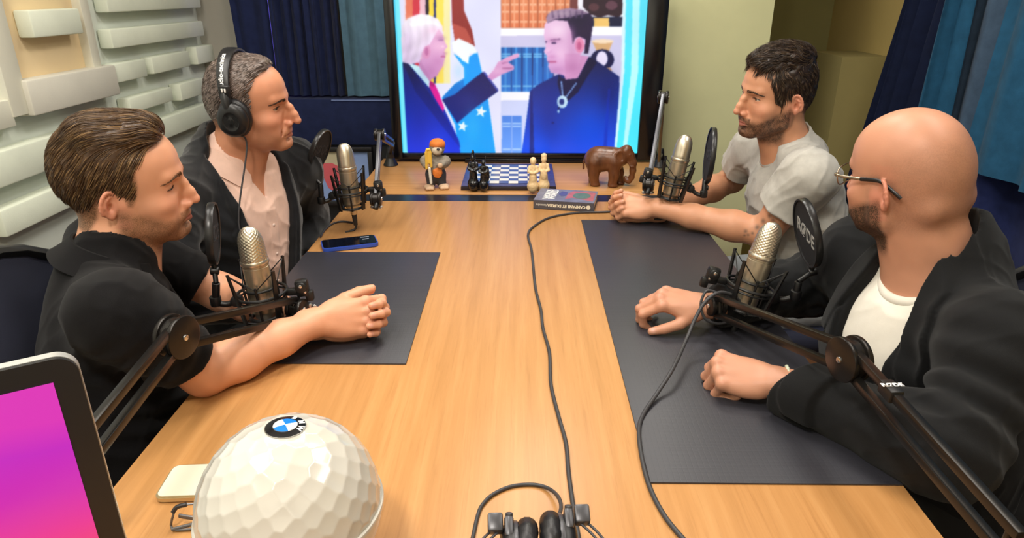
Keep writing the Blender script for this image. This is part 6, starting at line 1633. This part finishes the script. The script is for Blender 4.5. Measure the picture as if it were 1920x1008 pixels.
for s in (-1, 1):
    B_ = lambda x, y, z: Hw(H2, (s * x, y, z))
    cu_ = bpy.data.objects.new('ear_cup', None); C.objects.link(cu_); cu_.location = B_(.095, -.006, 0); put(cu_, hd2); cu_.matrix_parent_inverse = Matrix.Translation(-Vector(hd2.location))
    MB().tube([B_(.082, -.006 + .030 * math.cos(a), -.002 + .036 * math.sin(a)) for a in np.linspace(0, 2 * PI, 37)[:-1]], .0115, 12, closed=True).build('ear_pad', HL, cu_, smooth=70)
    rings = [(.088, .040), (.093, .042), (.099, .042), (.104, .040), (.109, .033), (.1115, .024), (.1115, .0215), (.1105, .020), (.1105, .009), (.1112, .008), (.1112, .001)]
    vs = []; fs = []; n = 36
    for x_, r_ in rings:
        for k in range(n): a = 2 * PI * k / n; vs.append(B_(x_, -.006 + r_ * .90 * math.cos(a), -.002 + r_ * 1.02 * math.sin(a)))
    for i in range(len(rings) - 1):
        for k in range(n): k2 = (k + 1) % n; fs.append((i * n + k, i * n + k2, (i + 1) * n + k2, (i + 1) * n + k))
    fs += [tuple(range(n)), tuple((len(rings) - 1) * n + k for k in range(n))]
    MB().add(vs, fs).build('shell', HB, cu_, smooth=35)
    yk = MB(); yk.tube([B_(.094, -.016, .062), B_(.098, -.014, .052), B_(.103, -.012, .040), B_(.106, -.010, .028)], [.010, .012, .011, .008], 10, flat=.55); yk.box((0, 0, 0), (.010, .026, .030), M=basis(B_(.095, -.016, .066), Vector(H2.d((s, 0, 0))), Vector(H2.d((0, 1, 0)))), bev=.003); yk.build('yoke', HB, cu_, smooth=45)
    if s > 0:
        for y_ in (-.0035, .0035): MB().box((0, 0, 0), (.0012, .0042, .0085), M=basis(B_(.1005, -.016 + y_, .070), Vector(H2.d((1, 0, 0))), Vector(H2.d((0, 1, 0)))), bev=.001).build('side_letter', RODW, cu_)
if True:
    tx = text_mesh('audio-technica', .0165, Matrix.Identity(4), RODW, 'band_logo', None, .0002, bold=.0004)
    for v in tx.data.vertices:
        a = .80 - v.co.x / .105; n_ = np.array([math.sin(a), 0, math.cos(a)]); q = np.array([.093 * math.sin(a), -.016 - .012 * math.cos(a) - .002, .038 + .101 * math.cos(a)])
        v.co = Hw(H2, q + n_ * (.0052 + v.co.z) + np.array([0, -1, 0]) * v.co.y * .9)
    put(tx, hbd)
cable('headphone cable hanging down the front of the black suede jacket', [Hw(H2, (.094, .004, -.04)), Hw(H2, (.088, .014, -.075)), Vector(TF2.w((.115, .115, -.09))), Vector(TF2.w((.108, .155, -.18))), Vector(TF2.w((.10, .165, -.28))), Vector(TF2.w((.11, .16, -.38)))], .0022)

# ================================================================== the man in the grey tee
H3 = headframe((.715, 1.962, 1.136), 193.3, -5.0, -8.0, 1.0)
TF3 = torso_frame((.775, 1.985, .965), 188, 22)
sh3 = [V3((.745, 2.165, .965)), V3((.770, 1.785, .965))]        # right, left
el3 = [V3((.735, 2.320, .802)), V3((.694, 1.842, .774))]
R3, L3 = clasp((.326, 2.010, .794), (-.97, .22, 0), (.12, .62, -.72))
wr3 = [R3.w((0, -.01, 0)), L3.w((0, -.01, 0))]
HP3 = [(.12, .094), (.075, .090), (.054, .074), (.044, .050), (.038, .022), (.029, .002), (.019, .000), (.012, .024), (-.028, .032), (-.036, .0), (-.045, -.032), (-.075, -.052), (-.13, -.052), (-.15, .18), (.13, .18)]
hp3 = dict(scalp=lambda x, y, z: .8 * sstep(-.003, .006, -sdpoly(y, z, HP3)), beard=1.0, beard_col='#3A2A20', lid=.0034, nose=1.2, jaw=1.04, lip='#AE6660', ear=.0735)
def tattoo(S, spots):               # small dark tattoo on the back of the upper arm
    for px, py, r in ((1398, 433, .008), (1403, 440, .006), (1396, 441, .005), (1420, 426, .011), (1432, 414, .012), (1444, 404, .011), (1456, 396, .010), (1411, 437, .006), (1438, 424, .008), (1450, 412, .008)):
        Zs = np.linspace(1.6, 2.25, 160); P = np.array([PD(px, py, z) for z in Zs]); v = S.ev(P) < 0
        if v.any(): spots.append((P[v.argmax()], r * .95, (0.07, 0.06, 0.055), .75))
p3 = body('man in a light grey tee with short dark hair and clasped hands', H3, hp3, TF3, sh3, el3, wr3,
          [(R3, -1, dict(curl=CURL_L, thumb=th_l)), (L3, 1, dict(curl=CURL, thumb=th_r))], '#D69E7C', extra=tattoo, b=1.05)
build_eyes(H3, p3, (.1, 1, -.02)); brows(H3, hp3, p3, '#4A382C', 1.1, -.001)
hm3 = lambda P: -sdpoly(P[:, 1] + .006 * np.sin(P[:, 0] * 120), P[:, 2], HP3)
vol3 = volume(lambda S: (S.el((0, -.013, .042), (.0800, .0965, .0930), k=0), S.el((0, .046, .100), (.052, .042, .028), k=.03), S.el((0, -.02, .114), (.058, .07, .028), k=.03)), hp3)
rt3, rs = scatter(8000, lambda p: hm3(p) > .001, 13)
h3n = rs.rand(len(rt3)); top3 = sstep(.07, .115, rt3[:, 2]); fr3 = sstep(.03, .07, rt3[:, 1])
def flow3(P, t): x, y, z = P.T; tp = sstep(.075, .115, z); return np.stack([.5 * tp + np.sign(x) * .1, tp * 1.2 - (1 - tp) * .30, -1.3 * (1 - tp) - .1 * tp], 1) + (np.stack([vnoise(P, 55), vnoise(P + 7, 55), vnoise(P + 3, 55)], 1) - .5) * 2.0
col3 = np.array([lin(c) for c in ('#241A16', '#37291F', '#50402F', '#6E5A4A')])[rs.choice(4, len(rt3), p=[.36, .36, .2, .08])] * (.8 + .4 * rs.rand(len(rt3)))[:, None]
hair_obj('hair', H3, p3, vol3, hm3, .010, .0028, lin('#2C201A'), [strands(H3, vol3, rt3, flow3, .016 + .012 * rs.rand(len(rt3)) + .012 * top3, lambda P, t: -.003 * (1 - t) + (.003 + .006 * top3) * h3n * t + fr3 * top3 * .006 * t, .00042 + .0004 * rs.rand(len(rt3)), col3, 5)], .007, 85)
TEE = fabric('tee_grey', '#B9B6AE', .25, 1200, .07, .9, .15, 60)
s3 = Solid(.03, 1.7); torso(s3, TF3, .006, 1.04, sh3, .06)
for i in (0, 1):
    d = el3[i] - sh3[i]; s3.el(sh3[i] + (0, 0, -.014), (.056,) * 3, k=.05); s3.rc(sh3[i] + (0, 0, -.014), sh3[i] + d * .4, .056, .058, k=.04); capcone(s3, sh3[i] + d * .25, sh3[i] + d * (.62, .60)[i], .059, .067, k=.02)
s3.rc(TF3.w((0, -.02, .0)), TF3.w((0, -.012, .035)), .074, .070, k=.03)
s3.disp(folds(.014)); s3.disp(ridges(sh3[1] + (-.03, .06, -.06), .07, (.5, .6, -.6), .035, .0022)); s3.disp(ridges(TF3.w((-.13, 0, -.22)), .13, (.3, .2, 1), .06, .004))
capcone(s3, TF3.w((0, -.012, -.02)), H3.w((0, -.018, -.05)), .0685, .064, k=.008, op='s'); s3.el((0, .085, .045), (.066, .07, .05), k=.010, op='s', fr=TF3)
s3.cut((0, 0, -1), (0, 0, .50))
to_ = solid_obj('tee_shirt', s3, .0032, TEE, p3, smooth=2)
nkb = Solid(); a3, b3_ = TF3.w((0, -.012, -.004)), TF3.w((0, -.004, .040))
rib = MB(); ringp = []
for k in range(48):
    a = 2 * PI * k / 48; fwd = math.cos(a); q = TF3.w((.0735 * math.sin(a), -.010 + .076 * fwd, .028 - .030 * max(fwd, 0) ** 1.5)); ringp.append(Vector(q))
rib.tube(ringp, .0075, 10, closed=True, flat=1.2).build('neck_rib', TEE, to_, smooth=70)
legs((TF3.w((0, 0, -.42))[0] + .05, TF3.w((0, 0, -.42))[1], .54), 186, pm('jeans_pale', '#A9B0B4', .85, var=.1, vscale=40), p3)
office_chair('mesh office chair under the man in the light grey tee', .80, 2.0, math.radians(188 - 90), .74, .5, arms=False)

# ================================================================== the bald man in the blazer
H4 = headframe((.656, 1.132, 1.114), 117.5, -4.8, -10.0, .955)
TF4 = torso_frame((.712, 1.095, .935), 190, 12)
sh4 = [V3((.690, 1.290, .925)), V3((.722, .905, .930))]
el4 = [V3((.665, 1.425, .797)), V3((.612, .815, .800))]
W4r = bframe((.382, 1.290, .806), (-.97, .10, .12), (.12, -.30, 1)); W4l = bframe((.430, 1.012, .795), (-.92, .36, .04), (-.06, -.42, .9))
hp4 = dict(beard=1.2, beard_col='#3A2C22', shaved=.28, lid=.0034, nose=1.1, jaw=1.08, cheek=1.06, rolls=True, ear=.0735)
thp = [(.62, .72, -.30), (.30, .90, -.34), (.12, .92, -.36)]; thf = [(.40, .85, -.45), (-.1, .8, -.65), (-.55, .6, -.6)]
p4 = body('bald man with a beard in a black blazer over a white tee', H4, hp4, TF4, sh4, el4, [W4r.w((0, -.01, 0)), W4l.w((0, -.01, 0))],
          [(W4r, -1, dict(curl=[(42, 62, 36), (44, 58, 36), (44, 56, 36), (44, 54, 34)], thumb=thp)), (W4l, 1, dict(curl=[(68, 92, 50), (72, 92, 52), (74, 92, 52), (76, 90, 50)], thumb=thf))], '#C99478', b=1.05, neck=.064, ab=.9)
build_eyes(H4, p4, (0, 1, -.05)); brows(H4, hp4, p4, '#3A281C', 1.0)
WTEE = fabric('tee_white', '#E9E4D8', .15, 1100, .03)
s4 = Solid(.03, 1.7); torso(s4, TF4, .004, 1.08, sh4, .05); s4.disp(folds(.008, 8, 22))
capcone(s4, TF4.w((0, -.01, -.02)), H4.w((0, -.018, -.07)), .0735, .070, k=.003, op='s'); s4.el((0, .095, .040), (.070, .075, .045), k=.004, op='s', fr=TF4); s4.cut((0, 0, -1), (0, 0, .58))
wt = solid_obj('tee_shirt', s4, .0034, WTEE, p4)
rib = MB(); ringp = []
for k in range(48):
    a = 2 * PI * k / 48; fwd = math.cos(a); ringp.append(Vector(TF4.w((.074 * math.sin(a), -.006 + .080 * fwd, .024 - .024 * max(fwd, 0) ** 1.5))))
rib.tube(ringp, .0075, 10, closed=True, flat=1.2).build('neck_rib', WTEE, wt, smooth=70)
BLZ = fabric('blazer_black', '#101113', .35, 1500, .12, .8, .08)
J4 = Solid(.05, 2.6); torso(J4, TF4, .018, 1.12, sh4, .08)
for i in (0, 1):
    w_ = (W4r, W4l)[i].w((0, -.012, 0)); d = w_ - el4[i]
    J4.el(sh4[i] + (0, 0, -.012), (.068,) * 3, k=.05); J4.rc(sh4[i] + (0, 0, -.012), el4[i], .067, .061, k=.04); J4.rc(el4[i], el4[i] + d * .3, .062, .057, k=.03); capcone(J4, el4[i] + d * .1, el4[i] + d * (.92, .975)[i], .058, .044, k=.02)
J4.rc(TF4.w((0, -.030, .0)), TF4.w((0, -.034, .062)), .084, .078, k=.05)
J4.disp(calm(folds(.011), TF4)); J4.disp(ridges(el4[1] + (.02, .03, .06), .11, el4[1] - sh4[1], .045, .005)); J4.disp(ridges(sh4[1] + (-.06, .02, -.12), .12, (.5, .3, 1), .06, .004)); J4.disp(ridges(el4[0], .12, el4[0] - sh4[0], .045, .005))
Vp4 = [(-.002, -.44), (.010, -.41), (.034, -.26), (.060, -.12), (.072, -.02), (.056, .14), (-.056, .14), (-.072, -.02), (-.060, -.12), (-.034, -.26), (-.008, -.41)]
lp4 = []
for s in (-1, 1):
    lp4 += [([(s * .014, -.405), (s * .028, -.40), (s * .088, -.255), (s * .142, -.130), (s * .098, -.112), (s * .094, -.06), (s * .077, -.04), (s * .065, -.12), (s * .039, -.26)], .009), ([(s * .099, -.098), (s * .138, -.106), (s * .130, -.03), (s * .104, .05), (s * .06, .09), (s * .062, .05), (s * .080, -.03)], .012)]
lp4.append(([(-.135, -.235), (-.050, -.255), (-.052, -.280), (-.137, -.260)], .004))
bo = jacket('blazer', J4, TF4, Vp4, lp4, (TF4.w((0, -.010, -.03)), H4.w((0, -.018, -.02)), .0800, .0790), .50, BLZ, p4)
legs((TF4.w((0, 0, -.42))[0] + .07, TF4.w((0, 0, -.42))[1], .54), 186, MATS['trousers_black'], p4)
office_chair('mesh office chair behind the bald man', .66, .93, math.radians(184 - 90), 1.0, .56, arms=False)
# eyeglasses on the bald man
def lens_glass():
    m = pm('lens_clear', '#FFFFFF', .0, trans=1.0); m.node_tree.nodes['Principled BSDF'].inputs['IOR'].default_value = 1.06; return m
eg = thing('eyeglasses', 'thin metal eyeglasses with dark temple tips, worn by the bald man', 'glasses', Hw(H4, (0, .1, .01)))
GM = pm('glasses_metal', '#A89A86', .25, .9)
for s in (-1, 1):
    rp_ = [Hw(H4, (s * (.034 + .026 * math.copysign(abs(math.cos(a)) ** .6, math.cos(a))), .1045 - .18 * abs(.026 * math.cos(a) + .01) * (1 if math.cos(a) > 0 else 0), .008 + .0175 * math.copysign(abs(math.sin(a)) ** .7, math.sin(a)))) for a in np.linspace(0, 2 * PI, 33)[:-1]]
    MB().tube(rp_, .0011, 8, closed=True).build('lens_rim', GM, eg, smooth=60)
    lens = MB(); lens.add(rp_ + [p + Vector(H4.d((0, -.0012, 0))) for p in rp_], [tuple(range(32)), tuple(range(63, 31, -1))] + [(i, 32 + i, 32 + (i + 1) % 32, (i + 1) % 32) for i in range(32)])
    lens.build('lens', lens_glass(), eg, smooth=30)
    tp = MB(); tp.tube([Hw(H4, q) for q in ((s * .062, .098, .017), (s * .0705, .094, .018), (s * .0745, .075, .018), (s * .0775, .035, .020))], .0016, 8, smooth=4, flat=1.5); tp.build('temple', GM, eg, smooth=60)
    tt_ = MB(); tt_.tube([Hw(H4, q) for q in ((s * .0775, .036, .020), (s * .0800, .010, .023), (s * .0815, -.008, .022), (s * .0812, -.030, .008), (s * .0795, -.042, -.002))], .0023, 8, smooth=4, flat=1.4); tt_.build('temple_tip', pm('temple_tip', '#17171A', .3), eg, smooth=60)
MB().tube([Hw(H4, q) for q in ((-.009, .105, .016), (0, .109, .019), (.009, .105, .016))], .0012, 8, smooth=4).build('bridge', GM, eg, smooth=60)
# bracelets
def bracelet(label, W, y, rx, rz, r, mat, lump=0):
    pts = []
    for k in range(40):
        a = 2 * PI * k / 40; pts.append(Vector(W.w((rx * math.cos(a), y + .002 * math.sin(3 * a), -.0005 + rz * math.sin(a)))))
    m = MB(); m.tube(pts, [r * (1 + lump * math.sin(k * 2.4)) for k in range(40)], 8, closed=True)
    tag(m.build('bracelet', mat, smooth=60), label, 'bracelet')
bracelet('pale thread bracelet on the near wrist of the bald man', W4l, -.022, .0325, .0225, .0028, pm('thread_pale', '#C9D0B8', .7), .25)
bracelet('black cord bracelet on the far wrist of the bald man', W4r, -.020, .0325, .0225, .0022, CORD)
